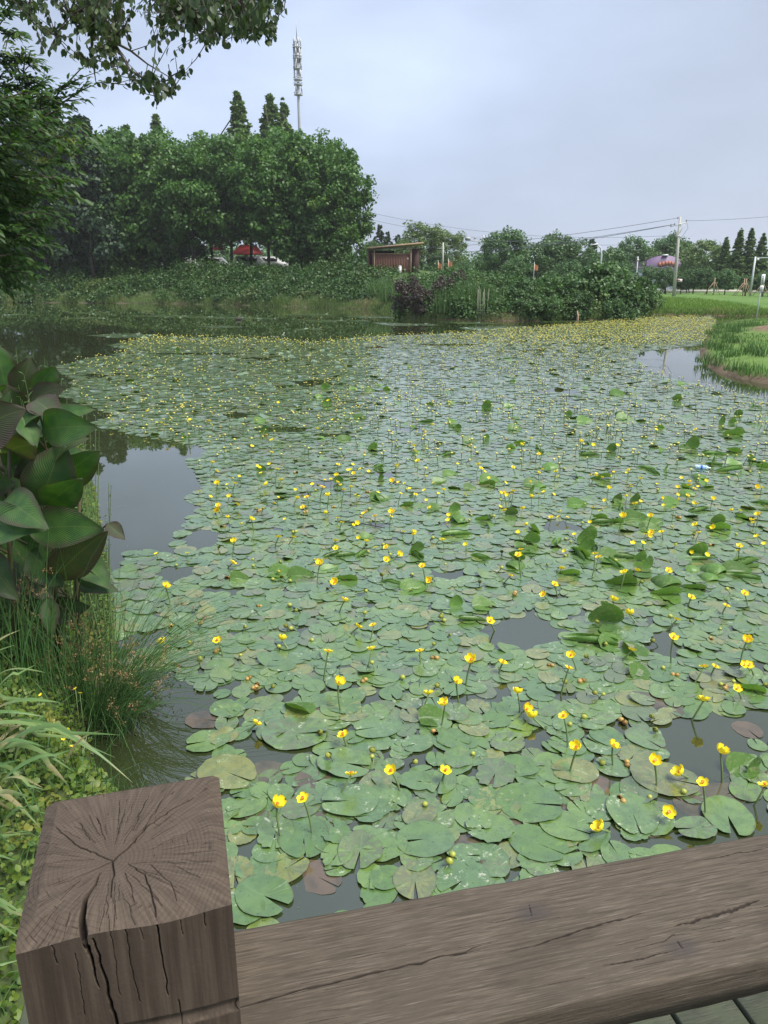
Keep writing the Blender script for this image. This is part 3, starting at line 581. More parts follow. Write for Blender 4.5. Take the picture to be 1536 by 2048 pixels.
def rowlabels(items, tail, per=12):
    """items: (object, px, py, look). Rows counted outwards from the rail, places from the left."""
    it = sorted(items, key=lambda t: -t[2]); nrow = 0
    for i in range(0, len(it), per):
        nrow += 1; row = sorted(it[i:i + per], key=lambda t: t[1])
        for j, (o, a, b, look) in enumerate(row): o['label'] = f"{look}, {ORD[j + 1]} from left in {ORD[nrow]} row {tail}"
pad_meshes = []
for s in range(10):
    v, f, u = pad_shape(40, 500 + s, ragged=(0, 0, .004, 0, .006, 0, .01, .02, .035, .05)[s], wave=(.02, .03, .026, .04, .02, .05, .026, .03, .04, .035)[s]); v[:, 2] = np.abs(v[:, 2]); pad_meshes.append(mesh('lily_pad', v, f, M['pad'], True, rng.random(len(f)) * .04, u))
sunk_meshes = []
for s in range(4):
    v, f, u = pad_shape(32, 600 + s, ragged=.012, wave=.002); v[:, 2] *= .2; sunk_meshes.append(mesh('sunken_pad', v, f, M['sunk'], True, rng.random(len(f)) * .05, u))
items = []; zi = 0
looks = ['flat glossy green lily pad', 'round dull green lily pad', 'oval green lily pad', 'notched green lily pad', 'broad green lily pad', 'smooth mid-green lily pad', 'wavy-edged green lily pad', 'ragged green lily pad', 'nibbled green lily pad', 'torn-edged green lily pad']
def put_pad(x, y, r, rz, k, name='lily_pad', pool=None, z=None, look=None):
    o = obj(name, (pool or pad_meshes)[k]); o.location = (x, y, z if z is not None else .002 + random.random() * .008); o.rotation_euler = (random.gauss(0, .018), random.gauss(0, .018), rz); o.scale = (r, r, r)
    a, b = proj(np.array([x, y, 0])); items.append((o, float(a), float(b), look or looks[k])); return o
for k, (a, b, wd, dg) in enumerate(HANDP):
    p = onz(a, b); dep = p[1] * CP + H * SP; put_pad(p[0], p[1], wd / F * dep / 2 * 1.06, R(dg), (0, 1, 2, 3, 4, 5, 6, 2, 4, 8)[k % 10], z=.0105 + .001 * (k % 4))
for i in ind: put_pad(PAD[i, 0], PAD[i, 1], random.uniform(.062, .112), random.uniform(0, TWO), random.randrange(10))
for o, *_ in items: tag(o, None, 'lily pad', 'green lily pads floating nearest the rail')
rowlabels(items, 'from rail', 15)
items = []
sk = [(535, 1620), (650, 1655), (770, 1600), (1090, 1720), (1100, 1620), (1165, 1610), (1450, 1590), (1495, 1460), (1180, 1450), (940, 1700), (1290, 1500), (410, 1440), (1010, 1640), (1180, 1700), (860, 1740), (1520, 1560), (1260, 1530), (1030, 1780)]
for a, b in sk + [(random.uniform(480, 1500), random.uniform(1320, 1800)) for _ in range(16)]:
    p = onz(a, b); 
    if b < 1800 - (a - 467) * .17: put_pad(p[0], p[1], random.uniform(.09, .13), random.uniform(0, TWO), random.randrange(4), 'sunken_pad', sunk_meshes, .0015 + random.random() * .002, 'brown waterlogged pad lying just under the surface film')
for o, *_ in items: tag(o, None, 'lily pad', 'brown sunken lily pads among the green ones')
it = sorted(items, key=lambda t: -t[2])
for i in range(0, len(it), 6):
    for j, (o, a, b, lk) in enumerate(sorted(it[i:i + 6], key=lambda t: t[1])): o['label'] = f"brown sunken lily pad, {ORD[j + 1]} from left in {ORD[i // 6 + 1]} group beyond the rail"
# everything farther: one mass of pads
Vp, Fp, Up, Rp = [], [], [], []; nv = 0
shapes = [pad_shape(24, 700 + s, wave=.014, rings=(0, .6, 1.0)) for s in range(5)] + [pad_shape(12, 720 + s, wave=.012, rings=(0, 1.0)) for s in range(5)]
for s in range(10):
    far_ = s >= 5; sel = rest[(dist[rest] > 11) == far_]; sel = sel[(np.arange(len(sel)) % 5) == (s % 5)]
    if not len(sel): continue
    v, f, u = shapes[s]; n = len(sel); c = PAD[sel]; rz = rng.random(n) * TWO; rr = rng.uniform(.058, .102, n) * np.where(dist[sel] > 14, 1.5, 1)
    cx, sx_ = np.cos(rz) * rr, np.sin(rz) * rr; tx = rng.normal(0, .02, n); ty = rng.normal(0, .02, n)
    lift = (rng.random(n) < .05) * rng.uniform(.1, .5, n)       # some edges lifted
    X = v[None, :, 0] * cx[:, None] - v[None, :, 1] * sx_[:, None]; Y = v[None, :, 0] * sx_[:, None] + v[None, :, 1] * cx[:, None]
    Zz = np.abs(v[None, :, 2]) * rr[:, None] + .003 + rng.random(n)[:, None] * .009 + X * tx[:, None] + Y * ty[:, None] + lift[:, None] * np.maximum(0, v[None, :, 0] - .1) * rr[:, None]
    Vp.append(np.stack([X + c[:, :1], Y + c[:, 1:], np.maximum(Zz, .002)], -1).reshape(-1, 3)); Fp.append((f[None] + (np.arange(n) * len(v))[:, None, None] + nv).reshape(-1, 4)); nv += n * len(v)
    Up.append(np.tile(u, (n, 1))); Rp.append(np.repeat(rng.random(n), len(f)))
# a lower layer lies flat in the gaps
def under(nx0, nx1, ny0, ny1, sp_, s0):
    X, Y = field(nx0, nx1, ny0, ny1, sp_); k = keep_main(X, Y) & (np.hypot(X, Y) > s0); return X[k], Y[k]
for (aa, bb, cc_, dd_, sp_, s0, si) in ((-8, 12, 4.0, 14, .15, 4.3, 0), (-38, 42, 14, 95, .21, 13, 6)):
    X, Y = under(aa, bb, cc_, dd_, sp_, s0); v, f, u = shapes[si]; n = len(X); rz = rng.random(n) * TWO; rr = rng.uniform(.075, .115, n) * (1.3 if si else 1)
    cx, sx_ = (np.cos(rz) * rr)[:, None], (np.sin(rz) * rr)[:, None]
    Vp.append(np.stack([v[None, :, 0] * cx - v[None, :, 1] * sx_ + X[:, None], v[None, :, 0] * sx_ + v[None, :, 1] * cx + Y[:, None], np.broadcast_to(.0012 + rng.random(n)[:, None] * .0015, (n, len(v)))], -1).reshape(-1, 3))
    Fp.append((f[None] + (np.arange(n) * len(v))[:, None, None] + nv).reshape(-1, 4)); nv += n * len(v); Up.append(np.tile(u, (n, 1))); Rp.append(np.repeat(rng.random(n), len(f)))
tag(obj('distant_lily_pads', mesh('distant_lily_pads', np.concatenate(Vp), np.concatenate(Fp), M['pad'], True, np.concatenate(Rp), np.concatenate(Up))), 'continuous sheet of small green lily pads covering the far water', 'lily pads', None, 'stuff')
print('pads', len(PAD), 'individual', NI)
# specks and bits afloat in the open water
n = 5200; a = rng.uniform(-8, 9, n); b = rng.uniform(1.5, 16, n); k = inpoly(a, b, SH) & (vnoise(a, b, 1.3, 55) + rng.normal(0, .25, n) > .25); a, b = a[k], b[k]; n = len(a)
v, f, rn = cards(np.stack([a, b, rng.uniform(.001, .003, n)], -1), np.concatenate([rng.normal(size=(n, 2)), np.zeros((n, 1))], 1), np.tile([0, 0, 1.0], (n, 1)), rng.uniform(.003, .016, n), rng.uniform(.002, .006, n))
tag(obj('floating_debris', mesh('floating_debris', v, f, leafmat('debris', (.10, .09, .05), (.22, .22, .12), None, 0), False, rn)), 'tiny specks of pollen and plant bits floating on open water', 'debris', None, 'stuff')

# ================================================================== flowers and buds
fm = Mat('flower_yellow', .45, .4); fm.color(fm.mix(fm.noise(fm.coord('Object'), 60, 2), (.92, .70, .015), (.95, .82, .04))); fm.translucent(.2, (1, 1, .8)); M['petal'] = fm.m
M['petal_far'] = plain('far_blossom', (.62, .55, .12), .6, .3, 1)
fo = Mat('flower_orange', .5, .4); oc = fo.coord('Object'); fo.color(fo.mix(fo.ramp(fo.noise(oc, 160, 2), .45, .55), (.75, .28, .02), (.45, .08, .02))); M['disc'] = fo.m
M['stalk'] = plain('green_stalk', (.13, .19, .07), .5, .3, 30)
M['budm'] = plain('green_yellow_bud', (.30, .33, .05), .45, .5, 60)
M['budo'] = plain('orange_bud', (.36, .23, .06), .45, .5, 70)
def grid_faces(a, b, closed=False):
    i_ = np.arange(a * b).reshape(a, b); return np.stack([i_[:-1, :-1], i_[1:, :-1], i_[1:, 1:], i_[:-1, 1:]], -1).reshape(-1, 4)
def head_mesh(openness, seed, r=.034):
    rr = np.random.default_rng(seed); V = []; Fc = []; n0 = 0; n = 5
    for k in range(n):
        a0 = k * TWO / n + rr.normal(0, .08); s = np.linspace(0, 1, 6); t = np.linspace(-1, 1, 7)
        Sg, Tg = np.meshgrid(s, t, indexing='ij'); wv_ = .62 * np.sin(np.clip(Sg * 1.02 + .08, 0, 1) ** .62 * math.pi * .93) ** .75 + .05
        phi = Sg * (1.25 + .5 * (1 - openness)) ; rad_ = r * (np.sin(phi) * .95 + .05 * k / n); z = r * (1 - np.cos(phi)) * (1.05 - .45 * openness)
        a = a0 + Tg * wv_ * 1.45; curl = .06 * r * (Tg ** 2) * Sg
        V.append(np.stack([np.cos(a) * (rad_ - curl), np.sin(a) * (rad_ - curl), z + curl + .002 * k / n], -1).reshape(-1, 3)); Fc.append(grid_faces(6, 7) + n0); n0 += 42
    return np.concatenate(V), np.concatenate(Fc)
def disc_mesh(r=.0085):
    V = []; 
    for (rad_, z) in ((.5, 0), (.62, .006), (1, .011), (.95, .014), (.55, .0125), (0.02, .0135)):
        for j in range(14): a = TWO * j / 14; q_ = 1 + (.1 if (rad_ > .9 and j % 2) else 0); V.append((math.cos(a) * r * rad_ * q_, math.sin(a) * r * rad_ * q_, z))
    return np.array(V), [tuple((i * 14 + j, i * 14 + (j + 1) % 14, (i + 1) * 14 + (j + 1) % 14, (i + 1) * 14 + j)) for i in range(5) for j in range(14)]
def stalk_pts(h, dx, bend): return [(dx * (t ** 1.3) * 1.0, bend * math.sin(t * math.pi) , -.06 + (h + .06) * t ** .9) for t in np.linspace(0, 1, 7)]
FV = []
for k in range(9):
    h = (.07, .11, .14, .09, .16, .06, .12, .20, .05)[k]; dxx = (.02, .05, -.03, .08, .03, .09, -.06, .04, .12)[k]; op = (1, .9, .5, 1, .2, .8, .6, .95, .3)[k]
    tl = Matrix.Rotation((.15, -.35, .3, -.5, .2, -.6, .45, -.3, .7)[k], 3, 'X') @ Matrix.Rotation((.3, -.2, .4, .1, -.4, .3, -.1, .2, .3)[k], 3, 'Y')
    sp_ = stalk_pts(h, dxx, .012 * (-1) ** k); end = np.array(sp_[-1]); T3 = np.array(tl)
    v, f = head_mesh(op, 900 + k); hm = mesh('petals', v @ T3.T + end, f, M['petal'])
    dv, df = disc_mesh(); dmn = mesh('stigma_disc', (dv + np.array([0, 0, .004])) @ T3.T + end, df, M['disc'])
    mb = MB(); mb.tube(sp_, [.0052] * 6 + [.0045], 6); sm = mesh('stalk', np.array([tuple(x) for x in mb.V]), mb.F, M['stalk'], True); FV.append((hm, dmn, sm, end))
FH = [(783, 1543), (702, 1551), (607, 1599), (553, 1611), (687, 1472), (512, 1449), (676, 1368), (890, 1410), (857, 1389), (912, 1365), (890, 1543), (1154, 1498), (1225, 1493), (1308, 1523), (1441, 1506), (1362, 1549), (1406, 1567), (1336, 1625), (1202, 1659), (1530, 1573), (1051, 1420), (1066, 1436), (1128, 1434), (1407, 1402), (1474, 1378), (1408, 1335), (943, 1322), (1005, 1327), (1142, 1312), (1137, 1338), (1264, 1301), (1035, 1387), (840, 1304), (743, 1300), (656, 1305), (564, 1280), (435, 1282), (325, 1286), (716, 1255), (747, 1252), (980, 1243), (689, 1202), (670, 1165), (640, 1128), (797, 1110), (773, 1120), (845, 1133), (858, 1162), (773, 1095), (671, 1082), (672, 1097), (587, 1075), (557, 1075), (503, 1040), (469, 1084), (465, 1127), (475, 1010), (437, 1012), (435, 1022), (331, 1174), (1021, 1152), (1042, 1100), (1037, 1111), (1123, 1138), (1109, 1170), (1087, 1190), (1190, 1109), (1197, 1116), (1249, 1147), (1274, 1142), (1324, 1065), (1303, 1066), (1226, 1202), (1259, 1229), (1382, 1196), (1489, 1188), (1452, 1213), (1337, 1142), (1347, 1276), (1354, 1240), (1247, 1034), (1302, 1034), (1270, 1009), (1393, 1009), (1479, 1093), (1516, 1030), (1494, 1282), (1430, 1335), (1490, 1330), (1498, 1331), (1113, 944), (1191, 952), (1281, 958), (1379, 971), (1388, 978), (1375, 992), (1513, 975), (1046, 1018), (1008, 987), (1027, 983), (1026, 936), (957, 930), (962, 938), (1078, 909), (1161, 884), (1187, 890), (1235, 891), (1312, 860), (1392, 860), (1062, 878), (1043, 890), (847, 860), (850, 866), (865, 850), (831, 903), (828, 892), (836, 923), (676, 930), (674, 952), (708, 947), (753, 890), (785, 962), (831, 990), (750, 1033), (784, 1026), (533, 970), (555, 939), (543, 905), (504, 893), (544, 881), (595, 997), (614, 995), (606, 1015), (657, 992), (688, 980), (562, 960), (645, 975), (502, 1037), (433, 943), (435, 968), (425, 926), (470, 968), (634, 858), (665, 840), (557, 806), (657, 802), (330, 850), (323, 846), (295, 823), (225, 840), (380, 840), (418, 842)]
fpx = [(a, b, random.randrange(9)) for a, b in FH]
nf_x, nf_y = [], []
def scatter(n, y0, y1, xr, dens=None):
    k = 0
    while k < n:
        Y = math.sqrt(random.uniform(y0 ** 2, y1 ** 2)); X = random.uniform(-.55, .6) * Y
        if inpoly(np.array([X]), np.array([Y]), mainw)[0]:
            a, b = proj(np.array([X, Y, .1]))
            if dens is None or random.random() < dens(float(a), float(b)): nf_x.append(X); nf_y.append(Y); k += 1
dn = lambda a, b: min(1, (.12 + .3 * random.random()) * (1.2 + vnoise(a / 60, b / 25, 1.0, 8)) + .9 * float(sstep(a, 850, 1300)) * float(sstep(b, 760, 680)) + .25 * float(sstep(b, 900, 760)))
scatter(900, 6.5, 16, None, dn); scatter(1900, 16, 30, None, dn); scatter(6000, 30, 56, None, dn)
for s in strw:
    xs = [p[0] for p in s]; ys = [p[1] for p in s]
    for _ in range(int((max(xs) - min(xs)) * 1.2) + 3):
        X = random.uniform(min(xs), max(xs)); Y = random.uniform(min(ys), max(ys))
        if inpoly(np.array([X]), np.array([Y]), s)[0]: nf_x.append(X); nf_y.append(Y)
ff = sorted(range(len(nf_x)), key=lambda i: math.hypot(nf_x[i], nf_y[i]))
items = []
def place_flower(X, Y, kv, rz, s, parts=True):
    hm, dmn, sm, end = FV[kv]
    o = empty('pond_lily_flower', (X, Y, 0), None, 'flower', None, rz, s)
    obj('petals', hm, o); obj('stalk', sm, o)
    if parts: obj('stigma_disc', dmn, o)
    return o
FL = ['open flower on short stalk', 'open yellow flower leaning', 'cupped flower on upright stalk', 'wide tilted yellow flower', 'half closed flower, tall stalk', 'low tipped-over flower', 'cupped nodding flower', 'open flower on longest stalk', 'nearly closed flower bent low']
for a, b, kv in fpx:
    end = FV[kv][3]; rz = random.uniform(-.9, .9) + (math.pi if random.random() < .5 else 0); s = random.uniform(.92, 1.12); z = end[2] * s; p = onz(a, b, z)
    X = p[0] - s * (end[0] * math.cos(rz) - end[1] * math.sin(rz)); Y = p[1] - s * (end[0] * math.sin(rz) + end[1] * math.cos(rz))
    o = place_flower(X, Y, kv, rz, s, b > 900); items.append((o, a, b, FL[kv]))
NF = 300 - len(fpx)
fsel = ff[:NF]
for i in fsel:
    kv = random.randrange(9); o = place_flower(nf_x[i], nf_y[i], kv, random.uniform(0, TWO), random.uniform(.62, .9), False); a, b = proj(np.array([nf_x[i], nf_y[i], .1])); items.append((o, float(a), float(b), FL[kv]))
for o, *_ in items: o['group'] = 'yellow pond-lily flowers standing above the pads'
rowlabels(items, 'from rail', 15)
# distant flowers, one mass
Vd, Fd = [], []; nv = 0; Vs2, Fs2 = [], []; nv2 = 0
oct_v = np.array([[0, 0, -.6], [1, 0, 0], [.3, .95, .1], [-.8, .6, 0], [-.8, -.6, 0], [.3, -.95, .1], [0, 0, .55]]); oct_f = np.array([[0, 2, 1], [0, 3, 2], [0, 4, 3], [0, 5, 4], [0, 1, 5], [6, 1, 2], [6, 2, 3], [6, 3, 4], [6, 4, 5], [6, 5, 1]])
i_ = np.array(ff[NF:]); X = np.array(nf_x)[i_]; Y = np.array(nf_y)[i_]; n = len(i_); hz = rng.uniform(.05, .17, n); s_ = rng.uniform(.017, .031, n) * np.where(Y > 30, 1.2, 1)
V1 = oct_v[None] * s_[:, None, None] + np.stack([X, Y, hz], -1)[:, None]; F1 = (oct_f[None] + (np.arange(n) * 7)[:, None, None]).reshape(-1, 3)
dfl = empty('distant_flowers', (0, 0, 0), 'dense far scatter of tiny yellow flowers towards the right bank', 'flowers'); dfl['kind'] = 'stuff'
obj('blossoms', mesh('distant_flowers', V1.reshape(-1, 3), F1, M['petal_far']), dfl)
bs = np.stack([X, Y, 0 * X], -1) + rng.normal(0, .03, (n, 3)) * [1, 1, 0]; tp = np.stack([X, Y, hz], -1); wd = np.array([.005, 0, 0]); w2 = np.array([0, .005, 0])
V2 = np.stack([bs - wd, bs + wd, tp + wd, tp - wd, bs - w2, bs + w2, tp + w2, tp - w2], 1); F2 = (np.array([[0, 1, 2, 3], [4, 5, 6, 7]])[None] + (np.arange(n) * 8)[:, None, None]).reshape(-1, 4)
obj('stalks', mesh('distant_stalks', V2.reshape(-1, 3), F2, M['stalk'], False), dfl)
# buds
def sph(r, nz_=6, na_=8, sq=1.0):
    V = [(math.cos(TWO * j / na_) * math.sin(math.pi * i / nz_) * r, math.sin(TWO * j / na_) * math.sin(math.pi * i / nz_) * r, -math.cos(math.pi * i / nz_) * r * sq) for i in range(nz_ + 1) for j in range(na_)]
    return V, [(i * na_ + j, i * na_ + (j + 1) % na_, (i + 1) * na_ + (j + 1) % na_, (i + 1) * na_ + j) for i in range(nz_) for j in range(na_)]
BV = []
for k in range(4):
    cn = [(0, 0), (0, 0), (.035, .012), (-.03, .02)][:1 + k % 3]
    mb = MB(); z = (.03, .05, .02, .07)[k]
    for (cx, cy) in cn: v, f = sph(.021, sq=.85); mb.add([(a + cx, b + cy, c + z) for a, b, c in v], f)
    hm = mesh('bud_head', np.array(mb.V), mb.F, M['budo'] if k == 2 else M['budm']); ms_ = MB()
    for (cx, cy) in cn: ms_.tube([(cx + .07, cy - .03, -.03), (cx + .03, cy, z * .5), (cx, cy, z - .01)], .0045, 5)
    BV.append((hm, mesh('stalk', np.array([tuple(x) for x in ms_.V]), ms_.F, M['stalk'], True)))
BH = [(905, 1706, 0), (899, 1727, 1), (555, 1608, 1), (640, 1468, 1), (657, 1515, 1), (744, 1510, 0), (745, 1505, 1), (514, 1365, 2), (500, 1350, 2), (512, 1374, 2), (400, 1316, 0), (725, 1358, 2), (946, 1504, 0), (830, 1526, 1), (872, 1462, 2), (1250, 1441, 2), (1303, 1434, 1), (1310, 1462, 1), (1205, 1523, 0), (1255, 1525, 2), (1240, 1590, 2), (1368, 1580, 0), (1300, 1590, 0), (1140, 1445, 0), (1098, 1325, 2), (1172, 1315, 1), (340, 1250, 2), (378, 1280, 0), (572, 1255, 1), (490, 1255, 1), (515, 1208, 2), (850, 1605, 0), (1320, 1740, 0), (1168, 1438, 1), (868, 1290, 1), (900, 1270, 1), (1210, 1290, 1), (1452, 1368, 2), (1530, 1370, 1), (655, 1178, 1)]
bx = [(a, b, k) for a, b, k in BH if b < 1800]
while len(bx) < 230:
    b = 1420 - 640 * random.random() ** .6; a = random.uniform(350, 1530)
    p = onz(a, b)
    if inpoly(np.array([p[0]]), np.array([p[1]]), mainw)[0]: bx.append((a, b, random.choice((0, 1, 1, 0, 3, 2))))
items = []
BL = ['single round green bud', 'pair of yellow-green buds', 'cluster of orange-tinged buds', 'single upright green bud']
for a, b, k in bx:
    p = onz(a, b, .03); o = empty('flower_bud', (p[0], p[1], 0), None, 'flower bud', 'closed pond-lily buds low over the pads', random.uniform(0, TWO), random.uniform(.6, .95)); obj('bud_head', BV[k][0], o)
    if b > 1000: obj('stalk', BV[k][1], o)
    items.append((o, a, b, BL[k]))
rowlabels(items, 'from rail', 12)

# ================================================================== raised and rolled leaves
M['erect'] = leafmat('raised_pad_leaf', (.07, .17, .035), (.13, .24, .055), (.19, .26, .09), tr=.3, rough=.4, nscale=9, cth=(.5, .7), objvar=.5)
def leaf_grid(kind, seed):
    r = np.random.default_rng(seed); s = np.linspace(0, 1, 12); t = np.linspace(-1, 1, 11); Sg, Tg = np.meshgrid(s, t, indexing='ij')
    wd = .8 * np.sin(np.clip(Sg * .93 + .07, 0, 1) ** .7 * math.pi) ** .6; Lg = 1.7
    if kind == 'roll':        # both sides rolled inwards into a tube
        a = Tg * wd * 3.4; rr = .2 * (.75 + .25 * wd) ; x = (Sg - .5) * 2.1; y = np.sin(a) * rr; z = .2 - np.cos(a) * rr + .03 * np.abs(Tg)
    elif kind == 'fold':      # folded along the midrib, lying on the water, one half up
        x = (Sg - .5) * Lg; up = np.where(Tg > 0, 1.15, .12) + .1 * r.normal(); y = Tg * wd * np.cos(up) * .9; z = np.abs(Tg) * wd * np.sin(up) * .9 + .04 + .05 * np.sin(Sg * 7)
    elif kind == 'stand':     # pushed upright by its neighbours, cupped
        z = Sg * 1.25 * np.cos(.35) + .02; bend = .35 * Sg ** 2; y = Tg * wd * np.cos(.5 * Tg); x = bend + .25 * Tg ** 2 * wd
    else:                     # arch: hump out of the water
        a = (Sg - .5) * 2.6; x = np.sin(a) * .75; z = np.cos(a) * .62 - .12; y = Tg * wd * .85; z = z - .22 * Tg ** 2 + .02 * np.sin(Tg * 9)
    V = np.stack([x, y, np.maximum(z, -.3)], -1).reshape(-1, 3); V[:, :2] += r.normal(0, .006, (len(V), 2)); return V, grid_faces(12, 11)
LK = {}
for kd in ('roll', 'fold', 'stand', 'arch'):
    LK[kd] = []
    for s in range(2): v, f = leaf_grid(kd, 40 + s); LK[kd].append(mesh('raised_leaf', v, f, M['erect'], True, rng.random(len(f)) * .3 + .3))
CL = [(1165, 1085, 'stand', 30, .19), (1190, 1095, 'roll', 80, .13), (1225, 1122, 'fold', 10, .17), (1255, 1118, 'roll', 10, .14), (1385, 1108, 'stand', 70, .16), (1400, 1120, 'roll', 15, .15), (1335, 1168, 'arch', 20, .17), (1330, 1190, 'fold', 170, .15), (1205, 1245, 'stand', 100, .2), (1212, 1215, 'roll', 85, .11), (1178, 1285, 'roll', 150, .19), (1225, 1290, 'fold', 30, .15), (1275, 1345, 'fold', 60, .12), (1262, 1300, 'fold', 110, .14), (1490, 1130, 'roll', 20, .18), (1475, 1145, 'fold', 0, .15), (1420, 1158, 'arch', 5, .11), (970, 1215, 'fold', 10, .13), (948, 1243, 'roll', 10, .12), (1240, 1170, 'fold', 170, .17), (1250, 1160, 'stand', 60, .10),
      (915, 1071, 'roll', 2, .17), (907, 1025, 'stand', 90, .12), (1021, 1030, 'stand', 85, .11), (1155, 1012, 'fold', 5, .14), (1210, 1047, 'roll', 15, .15), (1270, 1040, 'fold', 3, .16), (880, 965, 'fold', 20, .12), (870, 1018, 'fold', 30, .12), (980, 965, 'fold', 10, .16), (1068, 972, 'fold', 5, .16), (1060, 985, 'stand', 60, .10), (1080, 975, 'arch', 10, .12), (940, 885, 'fold', 10, .15), (970, 880, 'stand', 40, .10), (1229, 1005, 'stand', 92, .12), (1240, 1005, 'fold', 40, .12), (1345, 1010, 'fold', 20, .15), (1400, 1022, 'roll', 5, .15), (1290, 938, 'roll', 150, .12), (1328, 943, 'stand', 95, .11), (1380, 898, 'stand', 20, .18), (1372, 900, 'fold', 0, .13), (1430, 910, 'roll', 5, .18), (1452, 944, 'roll', 172, .2), (1425, 930, 'roll', 140, .12), (1470, 930, 'fold', 10, .16), (1200, 958, 'fold', 175, .16), (1180, 912, 'roll', 4, .15), (1310, 1050, 'fold', 20, .13), (1530, 1010, 'roll', 120, .15), (565, 1150, 'fold', 0, .15), (830, 1180, 'fold', 15, .14), (595, 1420, 'fold', 140, .12), (910, 1215, 'stand', 30, .09), (870, 1440, 'fold', 20, .12), (1485, 1535, 'fold', 40, .13), (1500, 1540, 'stand', 50, .09), (1500, 1380, 'fold', 150, .11), (480, 1160, 'fold', 5, .1), (660, 1140, 'fold', 20, .1), (1170, 845, 'fold', 0, .2), (1440, 850, 'stand', 10, .14), (1465, 870, 'fold', 170, .2), (1250, 840, 'fold', 0, .2), (1350, 802, 'stand', 10, .15), (1235, 790, 'fold', 0, .2), (690, 880, 'fold', 10, .15), (720, 838, 'fold', 0, .15), (650, 778, 'stand', 10, .16), (520, 845, 'fold', 10, .15), (1030, 860, 'fold', 5, .15), (760, 960, 'stand', 90, .08), (900, 950, 'fold', 10, .12), (755, 1000, 'fold', 5, .12)]
while len(CL) < 190:
    b = 700 + 480 * random.random() ** .9; a = random.uniform(300, 1530); p = onz(a, b)
    if inpoly(np.array([p[0]]), np.array([p[1]]), mainw)[0] and (a > 650 or random.random() < .35): CL.append((a, b, random.choice(('fold', 'fold', 'fold', 'roll', 'arch', 'stand')), random.uniform(0, 180), random.uniform(.09, .16)))
items = []; LL = {'roll': 'tightly rolled green leaf', 'fold': 'half folded green leaf', 'stand': 'green leaf standing upright', 'arch': 'humped arching green leaf'}
for a, b, kd, dg, s in CL:
    p = onz(a, b); o = obj('raised_leaf', random.choice(LK[kd])); o.location = (p[0], p[1], .004); o.rotation_euler = (random.gauss(0, .1), random.gauss(0, .1), R(dg) + random.gauss(0, .15) + (math.pi / 2 if kd == 'stand' and False else 0)); o.scale = (s, s, s * random.uniform(.75, 1.05))
    if kd == 'stand': o.rotation_euler[2] = R(-60 + random.uniform(-30, 30))
    tag(o, None, 'lily leaf', 'curled leaves raised above the flat pads'); items.append((o, a, b, LL[kd]))
rowlabels(items, 'from rail', 13)
# floating stick
mb = MB(); mb.tube([onz(670, 1042, .01), onz(720, 1046, .018), onz(770, 1056, .012)], .006, 6); tag(mb.build('floating_stick', M['twig'], None, True), 'thin dark stick lying across the pads in mid pond', 'stick')

# ================================================================== bottle, duck
p = onz(1405, 935, .03); bo = empty('plastic_bottle', tuple(p), 'pale blue plastic bottle lying on the pads at right', 'bottle', rz=R(-22))
def lathe(prof, n=16, ax='x'):
    V = [];
    for (x, r) in prof:
        for j in range(n): a = TWO * j / n; V.append((x, math.cos(a) * r, math.sin(a) * r) if ax == 'x' else (math.cos(a) * r, math.sin(a) * r, x))
    return np.array(V), [(i * n + j, (i + 1) * n + j, (i + 1) * n + (j + 1) % n, i * n + (j + 1) % n) for i in range(len(prof) - 1) for j in range(n)]
bm_ = Mat('bottle_plastic', .15, .5); bm_.color((.55, .72, .85)); bm_.b.inputs['Transmission Weight'].default_value = .35
lm = Mat('bottle_label', .35, .5); so = lm.n('SeparateXYZ', i0=lm.n('TexCoord').outputs['Object'])
lx = lm.math('SUBTRACT', so.outputs[0], -.012); lz = lm.math('ADD', so.outputs[1], .02); rr = lm.math('SQRT', lm.math('ADD', lm.math('MULTIPLY', lx, lx), lm.math('MULTIPLY', lz, lz)))
lm.color(lm.mix(lm.ramp(rr, .0175, .0165), lm.mix(lm.ramp(lm.noise(lm.coord('Object'), 30, 2), .55, .6), (.42, .62, .85), (.1, .28, .7)), (.04, .12, .55)))
v, f = lathe([(-.1, .001), (-.1, .028), (-.09, .033), (-.055, .033), (-.05, .031), (.035, .031), (.04, .033), (.055, .031), (.08, .016), (.086, .012), (.1, .012)]); obj('body', mesh('bottle_body', v, f, bm_.m), bo)
v, f = lathe([(-.05, .0318), (-.045, .0335), (.03, .0335), (.035, .0318)]); obj('label_wrap', mesh('bottle_label', v, f, lm.m), bo)
v, f = lathe([(.092, .0145), (.106, .0145), (.107, .001)]); obj('cap', mesh('bottle_cap', v, f, plain('cap_plastic', (.55, .6, .45), .4)), bo)

p = onz(477, 640); du = empty('duck', tuple(p), 'small dark duck swimming near the far bank', 'duck', rz=math.pi)
def skinmesh(name, chain_pts, chain_r, edges, m, parent, sub=2):
    me = bpy.data.meshes.new(name); me.from_pydata(chain_pts, edges, []); o = obj(name, me, parent)
    o.modifiers.new('skin', 'SKIN'); sv = me.skin_vertices[0].data
    for i, r in enumerate(chain_r): sv[i].radius = (r, r) if not isinstance(r, tuple) else r
    sv[0].use_root = True
    su = o.modifiers.new('s', 'SUBSURF'); su.levels = sub; su.render_levels = sub; me.materials.append(m); return o
skinmesh('body', [(0, 0, .06), (.14, 0, .07), (-.14, 0, .08), (-.27, 0, .14), (.2, 0, .13), (.2, 0, .24), (.235, 0, .27), (.3, 0, .262)], [.1, .085, .085, .025, .05, .034, .04, .014], [(0, 1), (0, 2), (2, 3), (1, 4), (4, 5), (5, 6), (6, 7)], M['duck'], du)

